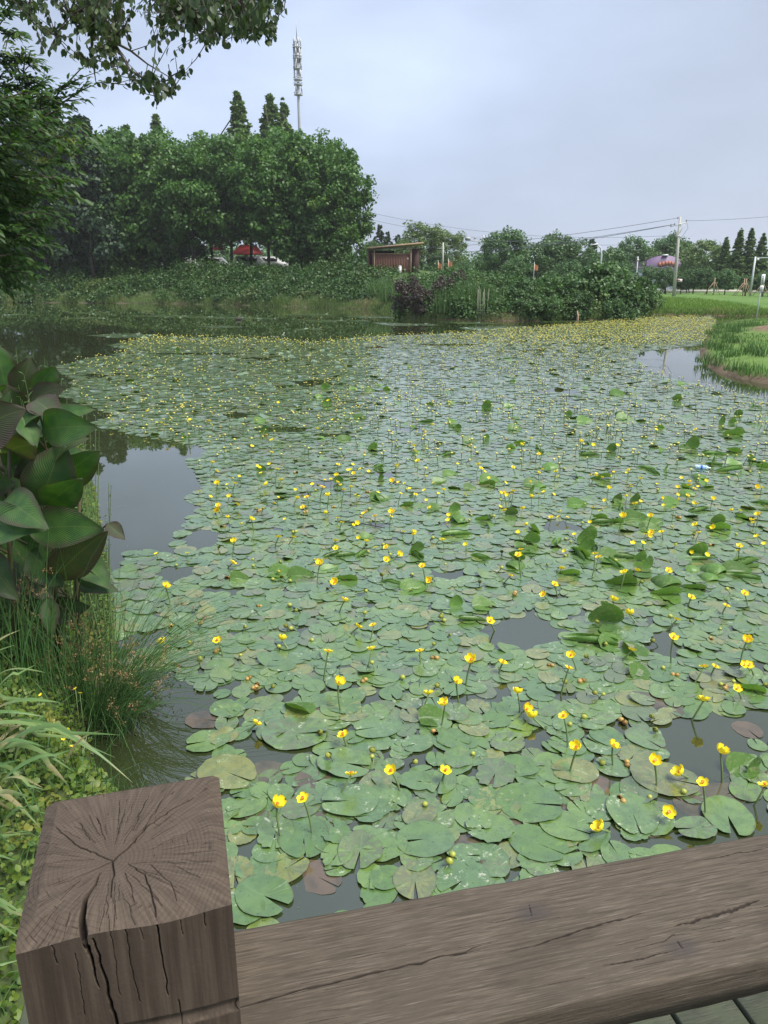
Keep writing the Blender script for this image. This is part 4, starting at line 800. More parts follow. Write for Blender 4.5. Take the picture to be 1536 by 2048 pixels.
# ================================================================== trees
def crown(seed, cz, rx, rz, nclump, nleaf, ls, clump_r, cone=0.0, droop=0., gaps=.0, low=0.15):
    """crown of leaf clumps on boughs; cone>0 narrows it upwards. origin at the tree's base"""
    r = np.random.default_rng(seed); C = []
    while len(C) < nclump:
        v = r.normal(size=3); v /= np.linalg.norm(v); q_ = r.uniform(.35, 1) ** .5
        if v[2] < -.75 and r.random() > low: continue
        z = v[2] * q_; wz = 1.0
        if cone: t = (z + 1) / 2; wz = max(.04, (1 - t) ** cone) * 1.25; v = v / max(math.hypot(v[0], v[1]), 1e-3); rr = q_ * wz * r.uniform(.3, 1); C.append((v[0] * rr * rx, v[1] * rr * rx, cz + z * rz))
        else:
            lump = 1 + .16 * math.sin(3 * math.atan2(v[1], v[0]) + seed) + .1 * math.sin(5 * v[2] + seed * 2); C.append((v[0] * q_ * rx * lump, v[1] * q_ * rx * lump, cz + z * rz * (1 + .08 * math.sin(4 * math.atan2(v[1], v[0]) + seed * 3))))
    C = np.array(C); cr = clump_r * r.uniform(.55, 1.25, nclump)
    if cone: cr = cr * (1.15 - .95 * np.clip((C[:, 2] - cz + rz) / (2 * rz), 0, 1))
    k = r.integers(0, nclump, nleaf)
    dv = unit(r.normal(size=(nleaf, 3))); qq = r.random(nleaf) ** .45; P = C[k] + dv * (cr[k] * qq)[:, None] * np.array([1, 1, .8])
    P[:, 2] -= droop * np.hypot(P[:, 0], P[:, 1])
    Nn = unit(dv * .8 + r.normal(size=(nleaf, 3)) * .6 + [0, 0, .5]); D = unit(np.cross(Nn, r.normal(size=(nleaf, 3))) + [0, 0, -.35])
    L = ls * r.uniform(.6, 1.3, nleaf); rv = np.clip(r.random(nleaf) * .6 + (r.random(nclump)[k]) * .4, 0, 1)
    v, f, rn = cards(P, D, Nn, L, L * .75, T_QUAD, rv); return v, f, rn, C
def trunk_mb(h, r, C, seed, nb=14, spread=.6):
    q_ = random.Random(seed); mb = MB(); top = h
    pts = [(q_.gauss(0, .04) * z, q_.gauss(0, .04) * z, z) for z in np.linspace(-.3, top, 7)]; pts[0] = (0, 0, -.3)
    mb.tube(pts, list(np.linspace(r * 1.15, r * .3, 7)), 7)
    for c in q_.sample(list(range(len(C))), min(nb, len(C))):
        e_ = C[c]; z0 = max(top * .25, min(top * .95, e_[2] - math.hypot(e_[0], e_[1]) * spread)); mb.tube([(0, 0, z0), (e_[0] * .5, e_[1] * .5, z0 + (e_[2] - z0) * .4), tuple(e_)], [r * .4, r * .22, r * .08], 4, False)
    return mb
TP = {}
def proto(key, m, seeds, **k):
    TP[key] = []
    for s in seeds:
        v, f, rn, C = crown(s, **k); me = mesh(key + '_crown', v, f, m, False, rn); hh = k['cz'] + k['rz'] * (.8 if k.get('cone') else .35); mb = trunk_mb(hh, .22 if not k.get('cone') else .16, C, s, 16 if not k.get('cone') else 0); TP[key].append((me, mesh(key + '_trunk', np.array([tuple(x) for x in mb.V]), mb.F, M['bark'], True)))
def tree(name, key, x, y, sc, label, group, k=0, cat='tree', z=None, szf=1.0, sink=0):
    ch, th = TP[key][k % len(TP[key])]; zz = (gz(x, y) if z is None else z) - sink
    o = empty(name, (x, y, zz), label, cat, group, random.uniform(0, TWO), 1); o.scale = (sc, sc, sc * szf); obj('crown', ch, o); obj('trunk', th, o); return o
# unit prototypes: broadleaf 17 m tall; conifer 22 m; shrub 3 m
proto('broad', M['tree'], (1, 2, 3, 4), cz=10.2, rx=5.3, rz=7.1, nclump=230, nleaf=21000, ls=.45, clump_r=1.25, low=.1)
proto('broadlow', M['tree'], (31, 32, 33, 34), cz=8.8, rx=5.0, rz=8.3, nclump=250, nleaf=22000, ls=.45, clump_r=1.25, low=1)
proto('far', M['tree_far'], (5, 6, 7), cz=6.2, rx=4.2, rz=4.6, nclump=90, nleaf=7500, ls=.42, clump_r=1.25)
proto('pale', M['tree_pale'], (8, 9), cz=6.2, rx=4.2, rz=4.8, nclump=85, nleaf=7000, ls=.4, clump_r=1.2)
proto('cone', M['conifer'], (10, 11, 12), cz=12.0, rx=3.0, rz=11.0, nclump=620, nleaf=24000, ls=.32, clump_r=.5, cone=.85, droop=.1)
proto('cone_d', M['conifer_dark'], (13, 14), cz=8.0, rx=3.4, rz=7.6, nclump=120, nleaf=8000, ls=.42, clump_r=.95, cone=.6)
proto('shrub', M['shrub'], (15, 16, 17), cz=1.35, rx=1.7, rz=1.45, nclump=60, nleaf=5200, ls=.2, clump_r=.48, low=1)
proto('shrubd', M['shrub_dark'], (18, 19, 20), cz=1.35, rx=1.7, rz=1.45, nclump=60, nleaf=5200, ls=.2, clump_r=.48, low=1)
proto('plum', M['purple_shrub'], (21, 22), cz=1.5, rx=1.3, rz=1.5, nclump=60, nleaf=5000, ls=.15, clump_r=.38, low=1)

def at_px(px_, dist_, py_=None):
    if py_ is not None: return float(atd(px_, py_, dist_)[0]), dist_
    return (px_ - 768) / F * (dist_ * CP + (H - .5) * SP), dist_
def top_h(py_, dist_): r = ray(768, py_); return H + r[2] / r[1] * dist_
WOOD = [(40, 290, 102), (135, 300, 101), (212, 268, 99), (290, 258, 101), (375, 282, 99), (455, 275, 101), (530, 272, 100), (598, 262, 99), (672, 285, 98), (80, 235, 112), (165, 240, 110), (250, 248, 111), (335, 262, 112), (415, 272, 110), (495, 262, 111), (575, 258, 110), (640, 266, 108), (-60, 240, 104), (-180, 230, 104)]
WL = ['leftmost tree that shows in the grove', 'tree behind the near dark foliage on the left', 'tree below the dark conifer', 'tree under the tall leftmost conifer tip', 'tree at the low dip of the grove skyline', 'tree below the tallest slim conifer', 'tree below the pair of slim conifers', 'tree left of the last one in the grove, by the mast', 'rounded tree at the right end of the grove']
WB = ['back row tree beyond the leftmost grove trees', 'back row tree beside the dark conifer', 'back row tree at the grove\'s left shoulder', 'back row tree over the low dip', 'back row tree left of the tallest slim conifer', 'back row tree between the slim conifers', 'back row tree just left of the mast', 'back row tree right of the mast', 'grove tree hidden by the near dark foliage', 'outermost grove tree at the far left']
for i, (a, b, d) in enumerate(WOOD):
    x, y = at_px(a, d, b + 90); z0 = gz(x, y); th = top_h(b, d) - z0; sc = th / 17.6
    tree('broadleaf_tree', 'broad' if a in (375, 455, 530, 415, 495, 575) else 'broadlow', x, y, sc, 'dense dark green ' + (WL + WB)[i], 'dark broadleaf trees in the grove on the far bank', i)
for i, (a, b, d, wdt, lb) in enumerate([(476, 172, 124, .62, 'tall slim pale-tipped conifer rising alone above the grove'), (540, 176, 124, .66, 'slim conifer left of the mast, taller of the pair'), (568, 190, 126, .5, 'slim conifer beside the mast, shorter of the pair'), (312, 218, 126, .6, 'small conifer tip poking over the left of the grove'), (255, 240, 126, .8, 'conifer tip just showing at the grove\'s left shoulder')]):
    x, y = at_px(a, d, b + 40); z0 = gz(x, y); sc = (top_h(b, d) - z0) / 23.2; o = tree('slim_conifer', 'cone', x, y, sc, lb, 'slim conifers behind the grove', i); o.scale = (sc * wdt * 2.5, sc * wdt * 2.5, sc)
for i, (a, b, d) in enumerate([(160, 215, 95), (110, 195, 97), (60, 180, 98), (176, 250, 97)]):
    x, y = at_px(a, d, b + 80); z0 = gz(x, y); sc = (top_h(b, d) - z0) / 15.4; tree('dark_conifer', 'cone_d', x, y, sc, ['dark bluish conifer nearest the grove, behind the near foliage', 'tallest dark conifer behind the near foliage', 'dark conifer farthest left behind the near foliage', 'lower dark conifer at the grove\'s left edge'][i], 'dark conifers at the left edge of the grove', i)
# trees beyond the pond to the right
RT_ = [(748, 478, 118, 'far'), (775, 462, 140, 'cone_d'), (795, 466, 142, 'cone_d'), (760, 448, 138, 'cone_d'), (845, 436, 122, 'pale'), (812, 475, 120, 'pale'), (892, 452, 124, 'pale'), (925, 520, 100, 'far'), (980, 505, 120, 'far'), (1008, 458, 112, 'far'), (1046, 476, 124, 'cone_d'), (1078, 478, 116, 'far'), (1118, 465, 118, 'far'), (1155, 482, 120, 'far'), (1185, 474, 124, 'cone_d'), (1215, 500, 110, 'far'), (1268, 474, 140, 'far'), (1300, 490, 142, 'pale'), (1345, 468, 142, 'far'), (1322, 485, 145, 'far'), (1375, 490, 138, 'far'), (1412, 474, 122, 'pale'), (1452, 470, 118, 'cone'), (1480, 454, 112, 'cone'), (1503, 452, 112, 'cone'), (1526, 462, 112, 'cone'), (1560, 470, 112, 'cone'), (1240, 520, 120, 'far'), (1030, 520, 96, 'far'), (1140, 520, 96, 'far'), (880, 500, 118, 'far')]
RTL = ['dull green tree just right of the grove', 'dark conifer over the red pavilion', 'dark conifer right of the first over the pavilion', 'tall dark conifer between grove and pavilion', 'tallest pale green tree behind the pavilion', 'pale tree directly over the pavilion roof', 'pale tree right of the tallest pale one', 'low tree behind the lone pole', 'low tree under the steel gantry', 'tall airy tree right of the gantry', 'blue-green conifer right of the airy tree', 'tree over the small orange flag', 'peaked tree in the middle of the far treeline', 'tree left of the street lamp', 'conifer behind the street lamp', 'low tree right of the street lamp', 'rounded tree left of the purple roof', 'pale tree behind the purple roof', 'large tree behind the utility pole', 'tree above the purple roof', 'tree right of the utility pole', 'pale airy tree near the utility pole', 'slim conifer right of the pale airy tree', 'tall slim conifer of the right-hand trio, left one', 'tall slim conifer of the right-hand trio, middle one', 'tall slim conifer at the right edge', 'slim conifer beyond the right edge', 'low tree hiding the foot of the purple building', 'low tree behind the big waterside shrub', 'low tree between flag and street lamp', 'low tree behind the orange flags near the pole']
HT = {'far': 11.6, 'pale': 11.7, 'cone': 23.2, 'cone_d': 15.4}; NMS = {'far': 'broadleaf_tree', 'pale': 'pale_tree', 'cone': 'slim_conifer', 'cone_d': 'dark_conifer'}
for i, (a, b, d, ky) in enumerate(RT_):
    if 960 < a < 1440 and ky == 'far': b -= 9
    x, y = at_px(a, d, b + 20); z0 = gz(x, y); sc = (top_h(b, d) - z0) / HT[ky]; o = tree(NMS[ky], ky, x, y, sc, RTL[i], 'far treeline across the pond', i)
    if ky == 'cone': o.scale = (sc * 1.75, sc * 1.75, sc)
    if ky in ('far', 'pale') and sc < .75: o.scale = (sc * 1.2, sc * 1.2, sc)
# planted round trees on the lawn at right
for i, (a, b, d, lb) in enumerate([(1300, 527, 104, 'dark bushy tree in front of the purple roof'), (1330, 530, 100, 'dark tree under the purple roof, near the utility pole'), (1385, 528, 98, 'dense tree right of the utility pole'), (1412, 532, 96, 'dense round tree on the lawn, second from the pole'), (1448, 535, 92, 'round tree on the lawn beside the staked saplings'), (1490, 545, 92, 'round staked tree left of the lamp mast'), (1525, 540, 92, 'round staked tree at the right edge'), (1360, 545, 100, 'low tree behind the utility pole foot'), (1272, 545, 96, 'low tree left of the purple building'), (1565, 540, 92, 'round tree outside the right edge')]):
    x, y = at_px(a, d); z0 = gz(x, y); sc = (top_h(b, d) - z0) / 11.6; o = tree('lawn_tree', 'far', x, y, sc, lb, 'planted trees along the lawn', i); o.scale = (sc * 1.15, sc * 1.15, sc)
# shrubs
SHB = [(815, 552, 62, 'plum', 3, 'left plum-leaved shrub by the water'), (845, 572, 60, 'plum', 2.4, 'low plum-leaved shrub beside the left one'), (885, 550, 61, 'plum', 3, 'largest plum-leaved shrub, right of the reeds'), (915, 540, 66, 'plum', 3, 'plum-leaved shrub set back from the water'), (1070, 560, 72, 'plum', 2, 'small plum-leaved shrub above the big green one'),
       (872, 548, 70, 'shrub', 3, 'green shrub right of the pavilion'), (905, 530, 72, 'shrub', 3, 'green shrub at the lone pole foot'), (950, 545, 68, 'shrubd', 3, 'green shrub behind the white stems'), (965, 562, 60, 'shrub', 2, 'bright green shrub over the white stems'), (1000, 548, 62, 'shrubd', 3, 'grey-green shrub left half of the big clump'), (1045, 550, 60, 'shrubd', 3, 'grey-green shrub in the middle of the big clump'), (1090, 545, 62, 'shrub', 3, 'green shrub right of the big grey-green clump'), (1130, 540, 64, 'shrub', 3, 'green shrub between the two big clumps'), (1175, 528, 62, 'shrubd', 3, 'left part of the tallest waterside shrub'), (1205, 516, 62, 'shrub', 3, 'tallest waterside shrub with bright crown'), (1238, 535, 62, 'shrubd', 3, 'right part of the tallest waterside shrub'), (1265, 555, 66, 'shrub', 3, 'spreading shrub leaning over the lawn edge'), (1290, 570, 72, 'shrubd', 2.5, 'low shrub where lawn meets the waterside thicket'), (1150, 575, 58, 'shrubd', 2, 'low dark shrub on the waterline, third along'), (1060, 585, 57, 'shrubd', 2, 'low shrub with dead branches at the waterline'), (1235, 590, 58, 'shrubd', 2, 'low dark shrub at the right end of the waterline thicket'), (925, 585, 58, 'shrubd', 2, 'low shrub behind the dry reeds'), (1100, 590, 57, 'shrub', 2, 'small green shrub at the waterline centre'),
       (590, 540, 94, 'shrub', 3, 'big round shrub below the grove\'s right half'), (555, 560, 93, 'shrubd', 3, 'dark shrub left of the big round one'), (620, 560, 92, 'shrubd', 3, 'dark shrub right of the big round one'), (360, 568, 93, 'shrub', 2, 'light feathery shrub on the slope'), (395, 575, 93, 'shrubd', 2, 'small shrub right of the feathery one'), (480, 560, 95, 'shrubd', 3, 'dark shrub under the red canopy'), (300, 560, 95, 'shrubd', 3, 'dark shrub on the slope, mid left'), (245, 565, 94, 'shrub', 3, 'green shrub on the slope left of centre'), (190, 560, 95, 'shrubd', 3, 'dark shrub on the slope nearer the left'), (130, 545, 96, 'shrub', 3, 'green shrub near the left edge of the slope'), (70, 550, 96, 'shrubd', 3, 'dark shrub at the left edge of the slope'), (20, 560, 95, 'shrub', 3, 'green shrub at the far left waterline'), (700, 565, 94, 'shrubd', 3, 'dark shrub under the grove\'s right end'), (745, 560, 92, 'shrubd', 3, 'dark shrub below the pavilion base'), (660, 565, 96, 'shrubd', 3, 'dark shrub between grove trunks on the right'), (430, 555, 98, 'shrubd', 3, 'dark shrub below the blue stall')]
SHB += [(100, 578, 92, 'shrubd', 3, 'low shrub close to the water, leftmost'), (165, 574, 92, 'shrub', 3, 'low bright shrub close to the water at left'), (225, 582, 92, 'shrubd', 3, 'low dark shrub close to the water, third from left'), (275, 576, 92, 'shrub', 3, 'low green shrub close to the water, fourth from left'), (335, 584, 91, 'shrubd', 3, 'low dark shrub before the feathery one'), (420, 580, 91, 'shrubd', 3, 'low shrub by the water left of the duck'), (465, 574, 90, 'shrub', 3, 'green shrub by the water behind the duck'), (520, 582, 88, 'shrubd', 3, 'low shrub by the water right of the duck'), (575, 575, 86, 'shrub', 3, 'leafy shrub at the foot of the big round one'), (640, 590, 82, 'shrubd', 3, 'low shrub beside the stump stake'), (720, 592, 80, 'shrubd', 3, 'low shrub left of the reed clump')]
for i, (a, b, d, ky, _, lb) in enumerate(SHB):
    if 780 < a < 1280 and d < 67: d -= 7.6
    x, y = at_px(a, d); z0 = gz(x, y); sc = max(.3, (top_h(b, d) - z0) / 2.95); o = tree({'plum': 'plum_shrub', 'shrub': 'green_shrub', 'shrubd': 'dark_shrub'}[ky], ky, x, y, sc, lb, 'shrubs along the far bank', i, 'shrub', z0 - .1 * sc)
    if sc > 1.15: o.scale = (min(sc, 1.25 + .1 * sc) * 1.0, min(sc, 1.25 + .1 * sc), sc)

# woodland far behind, undergrowth and bank grass: uncountable
def cluster_mass(name, xy, hts, per, ls, spread, m, label, cat, seed=0):
    r = np.random.default_rng(seed); n = len(xy); k = np.repeat(np.arange(n), per); z0 = ground_z(xy[:, 0], xy[:, 1])
    dv = unit(r.normal(size=(n * per, 3))); dv[:, 2] = np.abs(dv[:, 2]); q_ = r.random(n * per) ** .4
    P = np.stack([xy[k, 0], xy[k, 1], z0[k]], -1) + dv * q_[:, None] * np.stack([spread[k], spread[k], hts[k]], -1)
    Nn = unit(dv * .7 + r.normal(size=dv.shape) * .6 + [0, 0, .5]); D = unit(np.cross(Nn, r.normal(size=dv.shape))); L = ls * r.uniform(.6, 1.3, n * per)
    v, f, rn = cards(P, D, Nn, L, L * .7, T_QUAD, np.clip(r.random(n * per) * .5 + r.random(n)[k] * .5, 0, 1)); return tag(obj(name, mesh(name, v, f, m, False, rn)), label, cat, None, 'stuff')
r = np.random.default_rng(77)
n = 330; a = r.uniform(-400, 1900, n); d = r.uniform(145, 185, n); xy = np.stack([(a - 768) / F * d, d], -1)
cluster_mass('distant_woodland', xy, r.uniform(4, 8.5, n), 260, .75, r.uniform(3, 6, n), M['tree_far'], 'far belt of woodland filling the gaps behind the treeline', 'woodland', 5)
n = 1300; a = r.uniform(-150, 790, n); d = r.uniform(0, 1, n); yb = 88.2 + d * 14 - np.clip(a - 300, 0, 330) / 330 * 13 - np.clip(a - 630, 0, 200) * .035; xy = np.stack([(a - 768) / F * yb, yb], -1)
km = ~inpoly(xy[:, 0], xy[:, 1], SH); xy = xy[km]; d = d[km]; n = len(xy); d = np.where((xy[:, 0] / xy[:, 1] > -.03), -.15, d); hv = (.35 + 1.1 * np.clip(vnoise(xy[:, 0], xy[:, 1], .55, 91) + .45, 0, 1.3)); cluster_mass('slope_undergrowth', xy, np.maximum(.2, r.uniform(.3, 1.5, n) + d * 1.4) * hv, 80, .26, r.uniform(.6, 1.5, n), M['under'], 'tangled weeds and brambles covering the slope below the grove', 'undergrowth', 6)
n = 900; a = r.uniform(790, 1290, n); yb = r.uniform(49, 74, n); xy = np.stack([(a - 768) / F * yb, yb], -1); xy = xy[~inpoly(xy[:, 0], xy[:, 1], SH)]; n = len(xy)
cluster_mass('thicket_undergrowth', xy, r.uniform(.5, 2.0, n), 110, .18, r.uniform(.5, 1.2, n), M['under'], 'low weeds between the waterside shrubs of the middle bank', 'undergrowth', 8)
def blades(xy, h, wdt, m, name, label, cat, lean=.3, seed=0, z=None, stuff=True, parent=None, seg=3, droop=.4):
    r = np.random.default_rng(seed); n = len(xy); z0 = ground_z(xy[:, 0], xy[:, 1]) if z is None else z
    az = r.random(n) * TWO; dr = np.stack([np.cos(az), np.sin(az)], -1); ln = r.random(n) * lean; fz = r.random(n) * TWO; sd_ = np.stack([np.cos(fz), np.sin(fz), fz * 0], -1)
    Vb = []
    for t in np.linspace(0, 1, seg + 1):
        c = np.stack([xy[:, 0] + dr[:, 0] * ln * h * t ** 1.6, xy[:, 1] + dr[:, 1] * ln * h * t ** 1.6, z0 + h * t * (1 - droop * ln * t)], -1); wt = wdt * (1 - t ** 1.5 * .92) * .5
        Vb.append(c - sd_ * wt); Vb.append(c + sd_ * wt)
    V = np.stack(Vb, 1); k = 2 * (seg + 1); f = np.array([[2 * j, 2 * j + 1, 2 * j + 3, 2 * j + 2] for j in range(seg)]); Fc = (f[None] + (np.arange(n) * k)[:, None, None]).reshape(-1, 4)
    o = obj(name, mesh(name, V.reshape(-1, 3), Fc, m, False, np.repeat(r.random(n), seg)), parent)
    return tag(o, label, cat, None, 'stuff') if stuff else o
def along(pts_px, n, inset, seed):
    r = np.random.default_rng(seed); P = np.array([onz(*p)[:2] for p in pts_px]); seg = np.hypot(*np.diff(P, axis=0).T); cs = np.concatenate([[0], np.cumsum(seg)]); t = r.random(n) * cs[-1]
    x = np.interp(t, cs, P[:, 0]); y = np.interp(t, cs, P[:, 1]); return np.stack([x + r.normal(0, .3, n), y + inset * r.random(n) ** 1.4 + .05], -1)
xy = along(FARB[1:9], 24000, 1.5, 3); blades(xy, rng.uniform(.2, .6, len(xy)) * (.35 + np.clip(vnoise(xy[:, 0], xy[:, 1], .8, 93) + .4, 0, 1.3)), .055, M['grass_far'], 'bank_grass', 'tall grass fringe with straw tufts along the far left waterline', 'grass', .45, 4)
xy = along(FARB[8:16], 9000, 1.6, 5); blades(xy, rng.uniform(.12, .5, len(xy)) * (.5 + np.clip(vnoise(xy[:, 0], xy[:, 1], 1.2, 92) + .4, 0, 1.4)), .04, M['grass_far'], 'waterside_grass', 'rough grass and sedge along the middle bank waterline', 'grass', .5, 6)
xy = along([(1285, 629), (1330, 630), (1400, 631), (1470, 632), (1560, 633)], 26000, 34, 7); blades(xy, rng.uniform(.12, .32, len(xy)), .05, M['lawn'], 'lawn_grass', 'bright mown grass on the right bank beyond the water', 'grass', .5, 8)
xy = along([(1285, 629), (1330, 630), (1400, 631), (1470, 632), (1560, 633)], 2200, 1.6, 9); blades(xy, rng.uniform(.12, .35, len(xy)), .04, M['grass_far'], 'lawn_edge_grass', 'longer rough grass at the lawn\'s water edge', 'grass', .5, 10)
n = 60000; X = r.uniform(12, 30, n); Y = r.uniform(16, 52, n); k = (~inpoly(X, Y, SH)) & (np.hypot((X - 17.9) / 3.2, (Y - 30.2) / 4.8) > 1) & (X < Y * .58 + 1); xy = np.stack([X[k], Y[k]], -1)
blades(xy, rng.uniform(.03, .2, len(xy)) * (.6 + .5 * vnoise(xy[:, 0], xy[:, 1], 2.5, 44)), .018, M['bank_mix'], 'right_bank_grass', 'short grass on the near right bank around the earth heap', 'grass', .7, 11)
# iris and reed clumps
IR = [(1445, 655), (1462, 660), (1430, 668), (1475, 672), (1450, 680), (1420, 692), (1440, 700), (1490, 655), (1508, 662), (1466, 690), (1415, 712), (1436, 722), (1460, 715), (1480, 735), (1500, 712), (1524, 722), (1512, 742), (1452, 738)]
IL = ['tip of the spit, rearmost', 'spit\'s far edge, behind the front tuft', 'spit\'s left shore, upper', 'top of the spit left of the earth heap', 'middle of the spit\'s left shore', 'spit\'s left shore, lower', 'centre of the spit above the inlet', 'far edge under the white sign pole', 'right of the sign pole\'s foot', 'left foot of the earth heap', 'inlet shore, leftmost', 'inlet shore, second from left', 'just above the inlet shore', 'inlet shore, third from left', 'front of the earth heap', 'right edge in front of the heap', 'bright tuft at the right edge shore', 'low at the inlet corner']
for i, (a, b) in enumerate(IR):
    p = onz(a, b, .25); q_ = np.random.default_rng(100 + i); n = 120; rr = q_.random(n) ** .6 * q_.uniform(.35, .55); th = q_.random(n) * TWO; z0 = gz(p[0], p[1])
    o = blades(np.stack([rr * np.cos(th), rr * np.sin(th)], -1), q_.uniform(.1, .48, n) * (1 - .5 * rr), .026, M['weed'] if i in (16, 0) else M['iris'], 'iris_clump', None, None, .5, 200 + i, np.zeros(n), False); o.location = (p[0], p[1], z0); tag(o, 'sword-leaved clump, ' + IL[i], 'iris clump', 'iris clumps on the right bank')
for i, (a, b, d, lb) in enumerate([(760, 618, 0, 'reed clump at the water edge below the pavilion'), (785, 622, 0, 'reed clump left of the plum shrubs'), (945, 638, 0, 'reed clump under the white stems'), (970, 640, 0, 'reed clump right of the white stems'), (905, 640, 0, 'dry reed clump below the plum shrubs')]):
    p = onz(a, b - 3, .1); q_ = np.random.default_rng(140 + i); n = 260; rr = q_.random(n) ** .5 * 1.3; th = q_.random(n) * TWO
    o = blades(np.stack([rr * np.cos(th), rr * np.sin(th)], -1), q_.uniform(.9, 2.0, n), .05, M['iris'], 'reed_clump', None, None, .4, 240 + i, np.zeros(n), False); o.location = (p[0], p[1] + .8, gz(p[0], p[1] + .8)); tag(o, lb, 'reeds', 'reed clumps at the far waterline')
# bare dead branches at the waterline
mb = MB(); p0 = onz(1010, 638, .1)
for k in range(9): e_ = (p0[0] + random.uniform(-.6, 3.2), p0[1] + random.uniform(-.5, 1), random.uniform(.3, 1.6)); mb.tube([tuple(p0 + np.array([random.uniform(-.3, .5), .2, -.1])), ((p0[0] + e_[0]) / 2, (p0[1] + e_[1]) / 2, e_[2] * .35), e_], [.03, .022, .008], 4)
tag(mb.build('dead_branches', plain('dead_wood', (.28, .22, .17), .8), None, True), 'fan of bare grey branches reaching over the middle bank waterline', 'branches')
mb = MB()
for k in range(6): a = 955 + k * 4; p = onz(a, 636, .2); mb.tube([tuple(p + [0, .5, -.2]), tuple(p + [random.uniform(-.1, .1), .5, 1.6 + random.random() * .6])], [.014, .007], 4)
tag(mb.build('pale_reeds', plain('pale_stems', (.45, .42, .36), .7), None, True), 'thin pale upright stems above the reeds on the middle bank', 'reeds')
for a, b, h_, lb in ((692, 612, 1.9, 'bare stump stake standing at the left bank waterline'), (1155, 648, .75, 'short wooden stake standing in the pads before the thicket')):
    p = onz(a, b, .0); mb = MB(); mb.tube([tuple(p + [0, .2, -.3]), tuple(p + [.05, .2, h_ * .6]), tuple(p + [-.03, .2, h_])], [.07, .06, .03], 6); tag(mb.build('stake', M['timber'], None, True), lb, 'stake')
# ================================================================== mast, poles, wires, signs
def base(px_, d): x, y = at_px(px_, d); return np.array([x, y, gz(x, y)])
d = 190; b = base(596, d); b[0] = atd(595, 130, d)[0]; top = top_h(38, d); 
ma = empty('radio_mast', tuple(b), 'tall grey communications mast with ring platforms and antennas', 'mast'); hh = top - b[2]
def hz_(py_): return top_h(py_, d) - b[2]
mb = MB(); mb.tube([(0, 0, 0), (0, 0, hz_(200)), (0, 0, hz_(80))], [.42, .32, .24], 12); mb.build('pole', M['mast'], ma, True)
mb = MB(); mb.tube([(0, 0, hz_(80)), (0, 0, hz_(38))], [.12, .05], 6); mb.build('lightning_rod', M['mast'], ma)
for py_ in (95, 117, 138, 160, 170, 190):
    mb = MB(); z = hz_(py_); n = 20
    for rr, dz in ((.95, 0), (.95, .5)): mb.tube([(math.cos(TWO * j / n) * rr, math.sin(TWO * j / n) * rr, z + dz) for j in range(n + 1)], .07, 5)
    v, f = lathe([(z - .05, .3), (z - .05, .95), (z + .05, .95), (z + .05, .3)], 20, 'z'); mb.add(v, f)
    for j in range(6): a = TWO * j / 6; mb.tube([(math.cos(a) * .95, math.sin(a) * .95, z), (math.cos(a) * .95, math.sin(a) * .95, z + .5)], .04, 4)
    mb.build('ring_platform', M['mast'], ma)
for py_, n, hgt in ((83, 5, 1.3), (106, 6, 2.0), (116, 6, 1.6), (127, 4, 2.0), (148, 3, 1.6), (178, 3, 1.4)):
    for j in range(n):
        a = TWO * j / n + py_; mb = MB(); mb.box((math.cos(a) * .78, math.sin(a) * .78, hz_(py_)), (.28, .28, hgt), Matrix.Rotation(a, 3, 'Z')); mb.tube([(0, 0, hz_(py_)), (math.cos(a) * .78, math.sin(a) * .78, hz_(py_))], .05, 4); mb.build('antenna_panel', M['mast'], ma)

d = 88; b = base(1347, d); up = empty('utility_pole', tuple(b), 'concrete utility pole with crossarms and a small sign on the lawn', 'pole'); hp_ = top_h(434, d) - b[2]; lx = -.28
def plp(z): return (lx * z / hp_, 0, z)
mb = MB(); mb.tube([(0, 0, -.3), plp(hp_ * .5), plp(hp_)], [.2, .17, .12], 10); mb.build('shaft', M['concrete'], up, True)
mb = MB(); c1 = plp(hp_ - .75); mb.beam((c1[0] - 1.05, -.15, c1[2] - .25), (c1[0] + .75, -.15, c1[2] + .2), .09, .09); mb.beam((c1[0], -.15, c1[2] - 1.0), (c1[0] + .55, -.15, c1[2] + .1), .05, .05); mb.build('crossarm', M['steel'], up)
c2 = plp(hp_ - 2.0); mb = MB(); mb.beam((c2[0] - .55, -.15, c2[2]), (c2[0] + .3, -.15, c2[2] + .05), .07, .07); mb.build('lower_bracket', M['steel'], up)
INS = [(c1[0] - 1.0, -.15, c1[2] - .1), (c1[0] - .6, -.15, c1[2] + .0), (c1[0] + .65, -.15, c1[2] + .35), (c1[0] - .3, -.1, hp_ - .1), (c2[0] - .5, -.15, c2[2] + .1)]
for p in INS: mb = MB(); v, f = lathe([(-.12, .02), (-.1, .05), (-.03, .05), (0, .07), (.05, .04), (.12, .03)], 8, 'z'); mb.add(v + np.array(p), f); mb.build('insulator', plain('porcelain', (.12, .09, .09), .3), up, True)
mb = MB(); mb.tube([(INS[2][0], -.15, INS[2][2]), (c1[0] + .95, -.1, c1[2] - .4), (c1[0] + .5, 0, c1[2] - 1.2), plp(hp_ - 2.4)], .02, 4); mb.build('jumper_cable', M['wire'], up)
zs = top_h(561, d) - b[2]; mb = MB(); mb.box((.42, -.2, zs), (.5, .04, .34), Matrix.Rotation(.12, 3, 'Y')); mb.beam((0, -.17, zs + .1), (.5, -.17, zs + .15), .05, .04); sg = mb.build('sign_board', plain('sign_white', (.6, .5, .5), .6), up)
mb = MB(); mb.box((.3, -.226, zs + .04), (.2, .012, .14)); mb.build('sign_mark', plain('sign_red', (.35, .04, .04), .6), sg)
